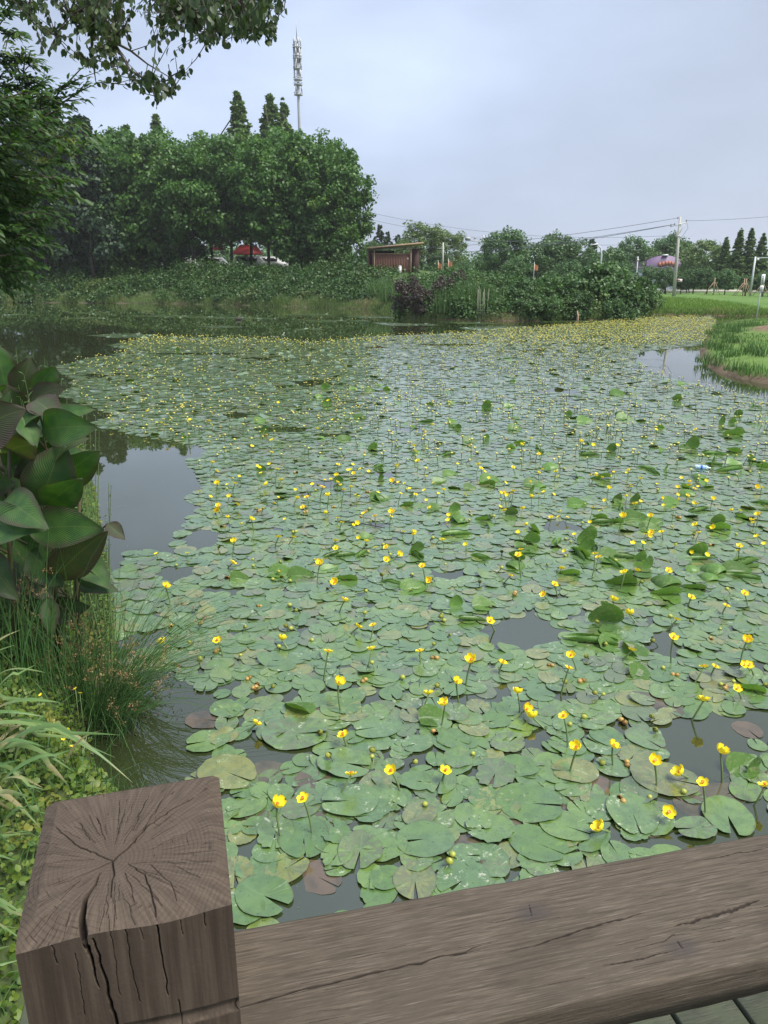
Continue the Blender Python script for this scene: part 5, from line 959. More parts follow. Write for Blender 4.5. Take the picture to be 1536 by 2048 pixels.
# wires: hang between real points
def wire(p0, p1, sag, label, rad_=.028):
    p0, p1 = np.array(p0, float), np.array(p1, float); mb = MB(); mb.tube([tuple(p0 * (1 - t) + p1 * t - np.array([0, 0, sag * 4 * t * (1 - t)])) for t in np.linspace(0, 1, 25)], rad_, 4); tag(mb.build('overhead_wire', M['wire']), label, 'wire', 'overhead wires across the sky')
bw = b
wire(bw + INS[3], atd(560, 492, 128), 1.6, 'upper wire sloping left from the utility pole top')
wire(bw + INS[0], atd(560, 515, 128), 1.6, 'thick wire sloping left from the utility pole crossarm', .034)
wire(bw + INS[1], atd(560, 507, 129), 1.6, 'second wire from the utility pole crossarm')
wire(bw + INS[4], atd(600, 388, 100), 1.9, 'wire from the lower bracket up towards the grove', .02)
wire(bw + np.array(plp(hp_ - 2.7)), atd(600, 402, 100), 1.9, 'lowest wire from the pole up towards the grove', .02)
wire(bw + INS[2], atd(1900, 380, 75), .6, 'wire leaving the utility pole to the right', .02)
d = 100; b = base(884, d); o = empty('lone_pole', tuple(b), 'thin grey pole with a stay wire beside orange flags', 'pole'); h_ = top_h(485, d) - b[2]
mb = MB(); mb.tube([(0, 0, 0), (0, 0, h_)], [.13, .09], 8); mb.build('shaft', M['concrete'], o, True); mb = MB(); mb.tube([(0, 0, h_ - .9), (2.4, 0, .8)], .02, 4); mb.build('stay_wire', M['wire'], o)
mb = MB(); mb.beam((-.8, 0, h_ - .7), (.2, 0, h_ - .7), .06, .06); mb.build('crossarm', M['steel'], o)
d = 130; b = base(963, d); o = empty('steel_gantry', tuple(b), 'white steel gantry with cantilever arm over the treeline', 'gantry'); h_ = top_h(478, d) - b[2]
mb = MB(); mb.tube([(0, 0, 0), (0, 0, h_ + .6)], [.32, .2], 8); mb.build('column', M['mast'], o, True)
mb = MB(); mb.beam((0, 0, h_ - .4), (-3.0, 0, h_ - .2), .12, .12); mb.beam((0, 0, h_ - 2.6), (-.9, 0, h_ - 2.6), .1, .1); mb.beam((0, 0, h_ - .5), (-.9, 0, h_ - 2.6), .07, .07)
for k in range(5): mb.beam((-.6 * k, 0, h_ - .4), (-.6 * k - .6, 0, h_ + .1), .05, .05)
mb.build('arm', M['mast'], o)
mb = MB(); mb.box((-2.6, 0, h_ + .1), (.9, .2, .5)); mb.box((-1.4, 0, h_ + .15), (.3, .2, .3)); mb.build('equipment_box', M['mast'], o)
# street lamps
def lampost(px_, d, topy, side_, arm, label, name='street_lamp'):
    b = base(px_, d); o = empty(name, tuple(b), label, 'street lamp'); h_ = top_h(topy, d) - b[2]
    mb = MB(); mb.tube([(0, 0, 0), (0, 0, h_ * .8), (side_ * .15, 0, h_ * .93), (side_ * arm, 0, h_)], [.16, .12, .11, .08], 8); mb.build('column', M['steel'], o, True)
    mb = MB(); mb.box((side_ * (arm + .35), 0, h_), (.9, .3, .14), Matrix.Rotation(side_ * .15, 3, 'Y')); mb.build('lamp_head', M['white'], o); return o
lampost(1196, 100, 489, -1, .7, 'curved street lamp above the thicket')
bq = base(1269, 118); oq = empty('thin_pole', tuple(bq), 'thin dark pole left of the purple building', 'pole'); mb = MB(); mb.tube([(0, 0, 0), (0, 0, top_h(513, 118) - bq[2])], [.1, .07], 6); mb.build('shaft', M['steel'], oq); mb = MB(); mb.box((0, -.05, top_h(520, 118) - bq[2]), (.3, .15, .2)); mb.build('junction_box', M['steel'], oq)
d = 88; b = base(1499, d); o = empty('camera_mast', tuple(b), 'white cranked traffic mast with long arm at the right edge', 'mast'); h_ = top_h(516, d) - b[2]
mb = MB(); mb.tube([(0, 0, 0), (0, 0, h_ + .15)], [.12, .09], 10); mb.build('column', M['steel'], o, True); mb = MB(); mb.tube([(0, 0, h_), (5.5, 0, h_ + .1)], [.06, .04], 8); mb.build('arm', M['steel'], o, True)
mb = MB(); mb.box((.3, 0, h_ - .15), (.3, .1, .25)); mb.build('bracket_plate', M['steel'], o)
b = onz(1513, 637, .45); o = empty('water_sign', (b[0], b[1], gz(b[0], b[1])), 'narrow white upright sign on a pole on the right bank', 'sign'); d = b[1]; h_ = top_h(548, d) - gz(b[0], b[1])
mb = MB(); mb.tube([(0, 0, -.2), (0, 0, h_ - .05)], .035, 8); mb.build('pole', M['steel'], o, True)
mb = MB(); mb.box((.02, -.05, h_ - .3), (.19, .02, .58)); mb.box((.02, -.05, h_ - .78), (.19, .02, .34)); sb = mb.build('sign_plate', M['white'], o)
mk = MB()
for k in range(4):
    z = h_ - .12 - k * .115
    for (dx, dz, w_, hh_) in ((0, .035, .085, .012), (0, 0, .10, .012), (-.03, -.02, .014, .07), (.03, -.02, .014, .07), (0, -.04, .06, .012)): mk.box((.02 + dx, -.062, z + dz), (w_, .004, hh_))
for k in range(4): mk.box((.02, -.062, h_ - .68 - k * .055), (.12, .004, .022))
mk.build('sign_writing', M['black'], sb)
mb = MB(); mb.box((-.075, -.05, h_ - .5), (.02, .03, .04)); mb.build('clamp', M['black'], o)
# saplings' stakes
for i, a in enumerate((1484, 1488, 1522, 1425)):
    b = base(a, 86 + i); o = empty('tree_stakes', tuple(b), ['pale timber stakes propping the sapling left of the white mast', 'second set of pale stakes beside the white mast', 'orange-brown stakes near the right edge', 'pale stakes under the lawn tree by the pole'][i], 'stakes', 'timber stakes round the lawn saplings')
    mb = MB(); mb.tube([(0, 0, 0), (.0, 0, 1.9)], .05, 6); mb.build('upright', M['timber'], o); mb = MB(); mb.tube([(-1.0, .2, 0), (-.1, 0, 1.4)], .035, 5); mb.tube([(.9, .2, 0), (.1, 0, 1.4)], .035, 5); mb.build('brace', M['timber'], o)
# orange flags
for i, (a, t_, d) in enumerate(((878, 524, 101), (898, 520, 104), (1068, 527, 104), (1337, 550, 108), (1341, 578, 96))):
    if i == 4: continue
    b = base(a - 3, d); o = empty('orange_flag', tuple(b), ['orange flag left of the lone pole', 'orange flag right of the lone pole', 'orange flag against the middle trees', 'orange flag below the purple roof'][i], 'flag', 'orange flags around the far side'); h_ = top_h(t_, d) - b[2]
    mb = MB(); mb.tube([(0, 0, 0), (0, 0, h_ + .2)], .03, 5); mb.build('flagpole', M['steel'], o)
    n = 7; V = []
    for u_ in np.linspace(0, 1, n):
        for v_ in np.linspace(0, 1, n): V.append((u_ * .5, .1 * math.sin(u_ * 5 + v_), h_ - v_ * (.85 - .25 * u_) - u_ * .3))
    obj('cloth', mesh('flag_cloth', np.array(V), grid_faces(n, n), M['orange']), o)

# ================================================================== buildings
d = 86; xl = atd(739, 525, d)[0]; zb = top_h(551, d); zt = top_h(500, d)
pv = empty('pavilion', (xl, d, zb), 'open red-walled wooden pavilion with slanted brown roof on a grey plinth', 'pavilion'); W_ = 5.6; Hh = zt - zb
mb = MB(); gzz = gz(xl + 2.5, d); mb.box((W_ / 2 - .2, 1.6, (gzz - zb) / 2 - .3), (W_ + 1.0, 4.6, max(.7, zb - gzz + .6))); mb.build('plinth', plain('grey_stone', (.32, .34, .34), .8, .15), pv)
mb = MB()
for j in range(15): mb.box((.45 + j * .28, -.35, 1.12), (.268, .08, 2.2))
mb.build('front_wall', M['brick'], pv); mb = MB(); mb.box((2.4, -.35, 2.26), (4.3, .12, .08)); mb.build('wall_cap', M['timber'], pv)
mb = MB(); mb.box((-.1, 1.2, 1.2), (.1, 3, 2.4)); mb.build('left_wall', M['brick'], pv); mb = MB(); mb.box((5.0, 1.3, 1.4), (.9, 2.6, 2.8)); mb.build('right_room', plain('dark_wall', (.07, .035, .03), .8), pv)
mb = MB(); mb.box((1.3, 2.9, 1.35), (2.9, .1, 2.7)); mb.build('back_wall', plain('dark_wall_back', (.05, .03, .028), .8), pv)
for x, hgt in ((.55, 2.7), (4.55, 3.05)): mb = MB(); mb.box((x, -.55, hgt / 2), (.13, .13, hgt)); mb.build('column', M['timber'], pv)
mb = MB(); mb.box((5.35, .3, 1.5), (.1, .1, 2.95)); mb.build('column', M['timber'], pv)
mb = MB(); V = [(-.3, -1.0, 2.72), (5.9, -1.0, 3.28), (5.9, 3.6, 3.3), (-.3, 3.6, 2.75)]; V += [(x, y, z + .16) for x, y, z in V]; mb.add(V, [(3, 2, 1, 0), (4, 5, 6, 7), (0, 1, 5, 4), (1, 2, 6, 5), (2, 3, 7, 6), (3, 0, 4, 7)]); mb.build('roof', M['roofw'], pv)
mb = MB(); mb.box((4.2, -.42, 1.75), (.16, .03, .16)); mb.build('notice', M['white'], pv)
b_ = empty('white_bin', (xl + 3.35, d - .7, zb), 'white cylindrical bin against the pavilion wall', 'bin'); mb = MB(); mb.tube([(0, 0, 0), (0, 0, .95)], .17, 12); mb.build('drum', M['white'], b_, True); mb = MB(); mb.tube([(0, 0, .95), (0, 0, 1.02)], [.19, .14], 12); mb.build('lid', M['white'], b_, True)

d = 140; cx = atd(1304, 540, d)[0]; gb = gz(cx, d); pb = empty('purple_building', (cx, d, gb), 'pale building with a domed purple roof and orange panels', 'building'); ze = top_h(537, d) - gb; zr = top_h(513, d) - gb
v, f = lathe([(0, 4.9), (ze, 4.9)], 8, 'z'); obj('wall', mesh('wall', v, f, M['lav'], False), pb)
v, f = lathe([(ze, 5.5), (ze + (zr - ze) * .45, 4.0), (ze + (zr - ze) * .8, 2.4), (zr, .8), (zr, .01)], 8, 'z'); obj('roof', mesh('roof', v, f, M['slate'], False), pb)
mb = MB(); n = 16                                     # curved purple fascia facing the pond
V = []
for i in range(n + 1):
    x = -2.9 + 6.0 * i / n; zt_ = ze + (zr - ze) * (1.02 - ((x - .2) / 4.6) ** 2 * .95); V += [(x, -5.3, ze - .5), (x, -5.3, zt_), (x, -4.9, zt_), (x, -4.9, ze - .5)]
mb.add(V, [t for i in range(n) for t in ((i * 4, i * 4 + 4, i * 4 + 5, i * 4 + 1), (i * 4 + 1, i * 4 + 5, i * 4 + 6, i * 4 + 2), (i * 4 + 3, i * 4 + 2, i * 4 + 6, i * 4 + 7))]); mb.build('fascia', M['purple'], pb)
for i in range(6): mb = MB(); x = -.6 + i * .55; mb.box((x, -5.34, ze + (zr - ze) * (.42 - abs(i - 2.5) * .05)), (.5, .06, .7)); mb.build('orange_panel', M['panel'], pb)
mb = MB(); mb.box((.2, -5.2, zr + .08), (.9, .6, .22)); mb.build('ridge_vent', M['white'], pb)
for x in (-4.2, -3.4): mb = MB(); mb.box((x, -3.4 if x < -4 else -4.2, ze * .5), (.6, .3, ze * .55)); mb.build('window', plain('window_blue', (.2, .25, .4), .2), pb)
d = 108
# road edge / kerb wall behind the lawn trees
mb = MB(); p0 = base(1290, 112); p1 = base(1600, 104); mb.beam(p0 + [0, 0, .35], p1 + [0, 0, .35], .3, .5); tag(mb.build('low_wall', plain('pale_kerb', (.5, .46, .38), .8)), 'low pale wall running behind the lawn trees', 'wall')

def canopy(px_, d, py_, w_, m, label, hgt, name):
    x = atd(px_, 500, d)[0]; z0 = gz(x, d); zt = top_h(py_, d) - z0; o = empty(name, (x, d, z0), label, 'canopy')
    mb = MB(); h2 = w_ / 2; V = [(-h2, -1.5, zt), (h2, -1.5, zt), (h2, 1.5, zt), (-h2, 1.5, zt), (-h2 * .6, 0, zt + hgt), (h2 * .6, 0, zt + hgt)]; V += [(-h2, -1.5, zt - .3), (h2, -1.5, zt - .3), (h2, 1.5, zt - .3), (-h2, 1.5, zt - .3)]
    mb.add(V, [(0, 1, 5, 4), (1, 2, 5), (2, 3, 4, 5), (3, 0, 4), (6, 7, 1, 0), (7, 8, 2, 1), (8, 9, 3, 2), (9, 6, 0, 3)]); mb.build('roof', m, o)
    for sx_ in (-1, 1):
        for sy in (-1, 1): mb = MB(); mb.tube([(sx_ * h2 * .95, sy * 1.4, 0), (sx_ * h2 * .95, sy * 1.4, zt)], .06, 6); mb.build('leg', M['steel'], o)
canopy(496, 122, 505, 4.2, M['redroof'], 'red canopy glimpsed between the grove trunks', 1.1, 'red_canopy')
canopy(438, 124, 496, 1.6, M['redroof'], 'smaller red canopy left of the larger one, behind the trunks', .7, 'red_canopy')
canopy(377, 122, 506, 2.6, M['bluetarp'], 'blue canopy behind the grove trunks', 2.0, 'blue_canopy')
def van(px_, d, label, L=4.6, hg=1.9):
    x = atd(px_, 515, d)[0]; z0 = gz(x, d); o = empty('parked_van', (x, d, z0), label, 'van', 'white vans parked behind the grove')
    mb = MB(); V = []
    prof = [(-L / 2, .35), (L / 2, .35), (L / 2, 1.0), (L / 2 - .5, 1.1), (L / 2 - 1.3, hg), (-L / 2 + .1, hg), (-L / 2, 1.2)]; n = len(prof)
    V = [(a, -.85, b) for a, b in prof] + [(a, .85, b) for a, b in prof]; mb.add(V, [tuple(range(n)), tuple(range(2 * n - 1, n - 1, -1))] + [(i, i + n, (i + 1) % n + n, (i + 1) % n) for i in range(n)]); mb.build('body', M['white'], o)
    for k, (a0, a1) in enumerate(((-L / 2 + .5, -L / 2 + 1.7), (-L / 2 + 1.85, L / 2 - 1.5))): mb = MB(); mb.box(((a0 + a1) / 2, -.86, 1.45), (a1 - a0, .03, .5)); mb.build('window', M['glassd'], o)
    for a in (-L / 2 + .8, L / 2 - .9):
        for y in (-.8, .8): mb = MB(); mb.tube([(a, y - .1, .33), (a, y + .1, .33)], .33, 14); mb.build('wheel', M['black'], o)
for a, d, lb in ((365, 118, 'white van under the blue canopy'), (505, 117, 'white van under the larger red canopy'), (300, 119, 'white van behind the grove\'s left trunks'), (545, 119, 'white van right of the larger red canopy'), (430, 119, 'white van beneath the smaller red canopy')): van(a, d, lb)

# people on the path beyond the lawn
def person(px_, d, shirt, trousers, label, face=0, step=.12):
    x = atd(px_, 585, d)[0]; o = empty('person', (x, d, gz(x, d)), label, 'person', rz=face)
    P = [(0, 0, .93), (0, 0, 1.15), (0, 0, 1.38), (0, 0, 1.5), (0, .02, 1.6), (0, .02, 1.72), (.1, 0, .9), (.11, step, .5), (.11, step * .6, .08), (.11, step * .6 + .14, .04), (-.1, 0, .9), (-.11, -step * .4, .5), (-.11, -step * 1.8, .1), (-.11, -step * 1.8 + .13, .04), (.2, 0, 1.4), (.26, -.04, 1.12), (.26, .06, .88), (.26, .09, .8), (-.2, 0, 1.4), (-.26, .05, 1.12), (-.25, .18, .92), (-.25, .22, .85)]
    Rr = [.13, .12, .13, .05, .08, .085, .085, .055, .04, .035, .085, .055, .04, .035, .055, .04, .032, .03, .055, .04, .032, .03]
    E_ = [(0, 1), (1, 2), (2, 3), (3, 4), (4, 5), (0, 6), (6, 7), (7, 8), (8, 9), (0, 10), (10, 11), (11, 12), (12, 13), (2, 14), (14, 15), (15, 16), (16, 17), (2, 18), (18, 19), (19, 20), (20, 21)]
    skinmesh('body', P, Rr, E_, M['skin'], o, 1)
    skinmesh('shirt', [(0, 0, .92), (0, 0, 1.15), (0, 0, 1.4), (.2, 0, 1.4), (.25, -.03, 1.2), (-.2, 0, 1.4), (-.25, .03, 1.2)], [.145, .14, .15, .07, .055, .07, .055], [(0, 1), (1, 2), (2, 3), (3, 4), (2, 5), (5, 6)], shirt, o, 1)
    skinmesh('trousers', [(0, 0, .92), (.1, 0, .86), (.11, step, .5), (.11, step * .6, .12), (-.1, 0, .86), (-.11, -step * .4, .5), (-.11, -step * 1.7, .15)], [.135, .1, .07, .06, .1, .07, .06], [(0, 1), (1, 2), (2, 3), (0, 4), (4, 5), (5, 6)], trousers, o, 1)
    v, f = sph(.1, 8, 10, 1.05); mb = MB(); mb.add([(a, b - .015, c + 1.69) for a, b, c in v if True], f); hr = mb.build('hair', M['black'], o, True); hr.scale = (1, 1, 1)
person(1375, 99, plain('shirt_pale', (.5, .5, .55), .8), M['black'], 'person in a pale top and dark trousers walking right of the utility pole', math.pi / 2)
person(1327, 101, plain('shirt_white', (.7, .7, .7), .8), plain('trousers_dark', (.03, .03, .04), .8), 'person in white walking left of the utility pole', -math.pi / 2)
person(1431, 100, plain('shirt_grey', (.4, .45, .45), .8), plain('trousers_pale', (.4, .4, .38), .8), 'person in light clothes under the lawn trees', math.pi / 2)

# ================================================================== near left: tree, overhead branches
def frame_dir(px0, py0, px1, py1, d0, d1): return atd(px0, py0, d0), atd(px1, py1, d1)
# dark leafy tree at the left edge, about 13 m away
TX, TY = atd(-330, 400, 13)[0], 13.0; tb = np.array([TX, TY, gz(TX, TY)])
nt_ = empty('bankside_tree', tuple(tb), 'dark green tree with long leaves filling the left edge', 'tree')
Pl, Dl, Nl, Ll = [], [], [], []; mbr = MB(); mbr.tube([(0, 0, -.3), (.1, 0, 2), (.3, .1, 4.5), (.4, 0, 7)], [.22, .18, .12, .05], 8)
rs = np.random.default_rng(31)
SPR = [(-30, 300, 180, 172), (-40, 250, 150, 190), (-40, 60, 50, 75), (-60, 110, 60, 120), (-60, 150, 70, 115), (-60, 90, 40, 130), (-60, 180, 55, 150), (-50, 260, 150, 165), (-60, 200, 90, 165), (-80, 40, 30, 30)]
def spray(p0, p1, n, ls, wid, jit=.12):
    p0 = np.array(p0); p1 = np.array(p1); L = np.linalg.norm(p1 - p0); d = (p1 - p0) / L; sdv = unit(np.cross(d, [0, 0, 1.0])); mbr.tube([tuple(p0 - tb), tuple((p0 + p1) / 2 - tb + [0, 0, L * .04]), tuple(p1 - tb)], [.014, .008, .003], 4, False)
    for k in range(n):
        t = (k + .5) / n; q_ = p0 + d * L * t + np.array([0, 0, L * .16 * t * (1 - t)]); s = (-1) ** k; dr = unit(d * .75 + sdv * s * rs.uniform(.4, .8) + rs.normal(0, .18, 3) + [0, 0, -.18]); Pl.append(q_ - tb + rs.normal(0, jit, 3) * .15); Dl.append(dr); Nl.append(unit(np.array([0, -.3, 1]) + rs.normal(0, .35, 3))); Ll.append(ls * rs.uniform(.7, 1.15))
for a, b, a2, b2 in SPR:
    p0 = atd(a, b, 13); p1 = atd(a2, b2, 12.3); spray(p0, p1, 26, .14, .05)
    for k in range(7):
        t = rs.uniform(.3, .95); q_ = p0 * (1 - t) + p1 * t; e_ = q_ + (p1 - p0) / np.linalg.norm(p1 - p0) * rs.uniform(.2, .5) + rs.normal(0, .16, 3); spray(q_, e_, 12, .13, .05)
for k in range(1000):        # body of the crown
    a = rs.normal(-60, 105); b = rs.uniform(170, 560)
    lim = 190 - max(0, b - 300) * .52 - max(0, 230 - b) * 1.3
    if a > lim - 12: continue
    dd_ = rs.uniform(11.2, 14.8); p0 = atd(a - 25, b - 6, dd_); p1 = p0 + np.array([rs.uniform(.2, .6), rs.normal(0, .25), rs.normal(-.12, .18)]); spray(p0, p1, 15, .15, .05)
Pl = np.array(Pl); v, f, rn = cards(Pl, np.array(Dl), np.array(Nl), np.array(Ll), np.array(Ll) * .42, T_LEAF); obj('crown', mesh('near_tree_crown', v, f, M['near_tree'], False, rn), nt_)
mbr.build('trunk', M['bark'], nt_, True)

# overhead branches of a camphor-like tree whose trunk stands outside the frame, left of the deck
OD = 5.2
ot = empty('overhanging_tree', (-4.6, 3.4, gz(-4.6, 3.4)), 'broad-leaved branches hanging into the sky from the top left', 'tree'); ob_ = np.array(ot.location)
mbt = MB(); mbt.tube([(0, 0, -.2), (.1, .1, 2), (.5, .5, 4), (1.2, 1.0, 5.6)], [.2, .17, .14, .1], 9)
LIMB = [[(-200, -330), (60, -120), (130, -40), (180, 40), (228, 84), (262, 102), (295, 128), (345, 158)], [(60, -150), (250, -110), (330, -20), (350, 10), (372, 22)], [(200, -150), (420, -90), (470, 0), (500, 40), (530, 50)], [(60, -120), (110, -50), (140, 30), (110, 70)], [(330, -40), (400, 10), (430, 60)], [(228, 84), (260, 140), (300, 165), (310, 192)], [(180, 40), (185, 120), (192, 165)], [(-150, -250), (20, -60), (40, 0), (60, 30)], [(345, 158), (352, 172), (345, 180)]]
PP, PD, PN, PLn = [], [], [], []; rs = np.random.default_rng(55)
limbs = []
for li, L_ in enumerate(LIMB):
    pts_ = [atd(a, b, OD + (.25 * math.sin(li * 2.1)) + .12 * i * (-1) ** li) for i, (a, b) in enumerate(L_)]; limbs.append(pts_)
    mbt.tube([tuple(p - ob_) for p in pts_], list(np.linspace(.022 if li < 3 else .009, .003, len(pts_))), 6)
mbt.tube([(1.2, 1.0, 5.6), tuple(limbs[0][0] - ob_)], [.1, .022], 8); mbt.tube([(1.2, 1.0, 5.6), tuple(limbs[7][0] - ob_)], [.06, .02], 8)
def leafy_twig(p0, p1, n, ls=.046):
    p0 = np.array(p0); p1 = np.array(p1); mid = (p0 + p1) / 2 + rs.normal(0, .02, 3) - np.array([0, 0, .02]); mbt.tube([tuple(p0 - ob_), tuple(mid - ob_), tuple(p1 - ob_)], [.0035, .0028, .0015], 4, False)
    for k in range(n):
        t = (k + 1) / n; q_ = p0 * (1 - t) ** 2 + 2 * mid * t * (1 - t) + p1 * t * t; PP.append(q_ - ob_ + rs.normal(0, .008, 3)); PD.append(unit(np.array([rs.normal(0, .5), rs.normal(0, .5), -1.0 + rs.normal(0, .35)]))); PN.append(rs.normal(0, 1, 3)); PLn.append(ls * rs.uniform(.65, 1.2))
# leaf masses: (cx, cy, rx, ry, twigs)
BL_ = [(150, -5, 80, 42, 48), (205, 20, 60, 55, 70), (250, -25, 90, 35, 60), (180, 60, 32, 32, 20), (260, 15, 36, 34, 22), (300, 15, 35, 25, 16), (318, 78, 16, 16, 9), (330, 50, 30, 25, 18), (400, 10, 60, 36, 60), (440, 55, 62, 34, 70), (470, 20, 60, 40, 66), (510, 50, 42, 38, 52), (540, 20, 24, 42, 26), (430, -50, 120, 40, 60), (100, -40, 90, 30, 40), (60, 18, 28, 16, 8), (105, 55, 14, 12, 6), (92, 92, 14, 10, 6), (62, 38, 16, 8, 5), (355, 98, 12, 14, 6), (372, 138, 12, 8, 5), (280, 150, 28, 14, 11), (310, 160, 32, 16, 15), (335, 172, 20, 12, 8), (232, 152, 12, 7, 4), (210, 168, 8, 4, 2), (318, 205, 9, 4, 2), (255, 125, 16, 10, 5), (180, 110, 22, 14, 12), (150, 108, 12, 10, 5), (300, -60, 120, 40, 50), (545, 75, 14, 8, 4), (20, -30, 50, 30, 14), (200, 95, 20, 15, 8)]
al = [p for L_ in limbs for p in L_]
for cx_, cy_, rx_, ry_, n in BL_:
    for k in range(int(n * .82)):
        th = rs.uniform(0, TWO); q_ = rs.random() ** .5; e_ = atd(cx_ + math.cos(th) * rx_ * q_, cy_ + math.sin(th) * ry_ * q_, OD + rs.normal(0, .4))
        j = np.argmin([np.linalg.norm(e_ - p) for p in al]); p0 = al[j] if np.linalg.norm(e_ - al[j]) < .35 else e_ + np.array([rs.normal(0, .06), rs.normal(0, .06), .12])
        p0 = e_ + (p0 - e_) * min(1, .26 / max(.01, np.linalg.norm(p0 - e_))) if rs.random() < .7 else p0; leafy_twig(p0, e_, 5)
v, f, rn = cards(np.array(PP), np.array(PD), np.array(PN), np.array(PLn), np.array(PLn) * .78, T_LEAF); obj('foliage', mesh('overhead_foliage', v, f, M['camphor'], False, rn), ot)
mbt.build('branch', M['twig'], ot, True)

# ================================================================== canna plants
cm = Mat('canna_leaf', .5, .35); uvn = cm.n('TexCoord').outputs['UV']; su = cm.n('SeparateXYZ', i0=uvn); oi = cm.n('ObjectInfo').outputs['Random']
across = cm.math('ABSOLUTE', cm.math('SUBTRACT', cm.math('MULTIPLY', su.outputs[1], 2), 1)); nzc = cm.noise(cm.coord('Object'), 14, 3)
edge_ = cm.ramp(cm.math('ADD', across, cm.math('ADD', cm.math('MULTIPLY', nzc, .5), cm.math('MULTIPLY', oi, .3))), .9, 1.45)
tipm = cm.ramp(su.outputs[0], .8, 1.05); edge_ = cm.math('MAXIMUM', edge_, cm.math('MULTIPLY', tipm, .7))
vn = cm.math('SINE', cm.math('MULTIPLY', cm.math('SUBTRACT', su.outputs[0], cm.math('MULTIPLY', across, .38)), 150)); vn2 = cm.ramp(vn, -.3, 1)
base_c = cm.mix(cm.ramp(nzc, .35, .65), (.04, .10, .03), (.07, .15, .035)); base_c = cm.mix(cm.math('MULTIPLY', vn2, .5), base_c, (.03, .06, .022)); base_c = cm.mix(cm.math('MULTIPLY', cm.ramp(cm.math('ADD', oi, cm.math('MULTIPLY', nzc, .6)), .75, 1.25), .75), base_c, (.06, .05, .04)); base_c = cm.mix(cm.math('MULTIPLY', cm.ramp(cm.noise(cm.coord('Object'), 90, 4, .7), .6, .68), .5), base_c, (.09, .075, .04)); cc = cm.mix(cm.math('MULTIPLY', edge_, .8), base_c, (.065, .042, .04)); cc = cm.mix(cm.math('MULTIPLY', cm.ramp(across, .05, .01), .45), cc, (.13, .17, .06))
cm.color(cc); cm.bump(cm.math('ADD', vn, cm.math('MULTIPLY', nzc, 3)), .35, .003); cm.translucent(.22, (1.6, 2.2, .4)); M['canna'] = cm.m
cst = plain('canna_stem', (.09, .08, .04), .5, .3, 10)
def canna_leaf(parent, bpx, tpx, d0, d1, width, roll=0., arch=.1, cup=.16, twist=0., name='leaf'):
    B = atd(bpx[0], bpx[1], d0); T = atd(tpx[0], tpx[1], d1); ax = T - B; L = np.linalg.norm(ax); ax /= L; mid = (B + T) / 2; view = unit(mid - np.array([0, 0, H])); N = -(view - ax * (view @ ax)); N /= np.linalg.norm(N); W = np.cross(ax, N)
    ns, nt2 = 22, 13; s = np.linspace(0, 1, ns); t = np.linspace(-1, 1, nt2); V = np.zeros((ns, nt2, 3)); UV = np.zeros((ns, nt2, 2)); lp = np.array(parent.location); rr = np.random.default_rng(int(bpx[0] * 7 + bpx[1]) & 0xffff)
    ph = rr.uniform(0, 6, 3)
    for i, si in enumerate(s):
        wl = 1.04 * width / 2 * (math.sin(math.pi * min(1, si * .985 + .01) ** .78) ** .82); r_ = roll + twist * si; Wd = W * math.cos(r_) + N * math.sin(r_); Nd = N * math.cos(r_) - W * math.sin(r_)
        c = B + ax * L * si + N * (arch * L * math.sin(math.pi * si * .9)) + np.array([0, 0, -.10 * L * si ** 3])
        for j, tj in enumerate(t):
            V[i, j] = c + Wd * wl * tj + Nd * (cup * wl * (tj * tj) + .035 * width * math.sin(si * 11 + ph[0] + tj * 2) * abs(tj) ** 2 + .012 * width * math.sin(si * 23 + ph[1]) * abs(tj) ** 3) - lp; UV[i, j] = (si, (tj + 1) / 2)
    return obj(name, mesh('canna_leaf', V.reshape(-1, 3), grid_faces(ns, nt2), M['canna'], True, None, UV.reshape(-1, 2)), parent)
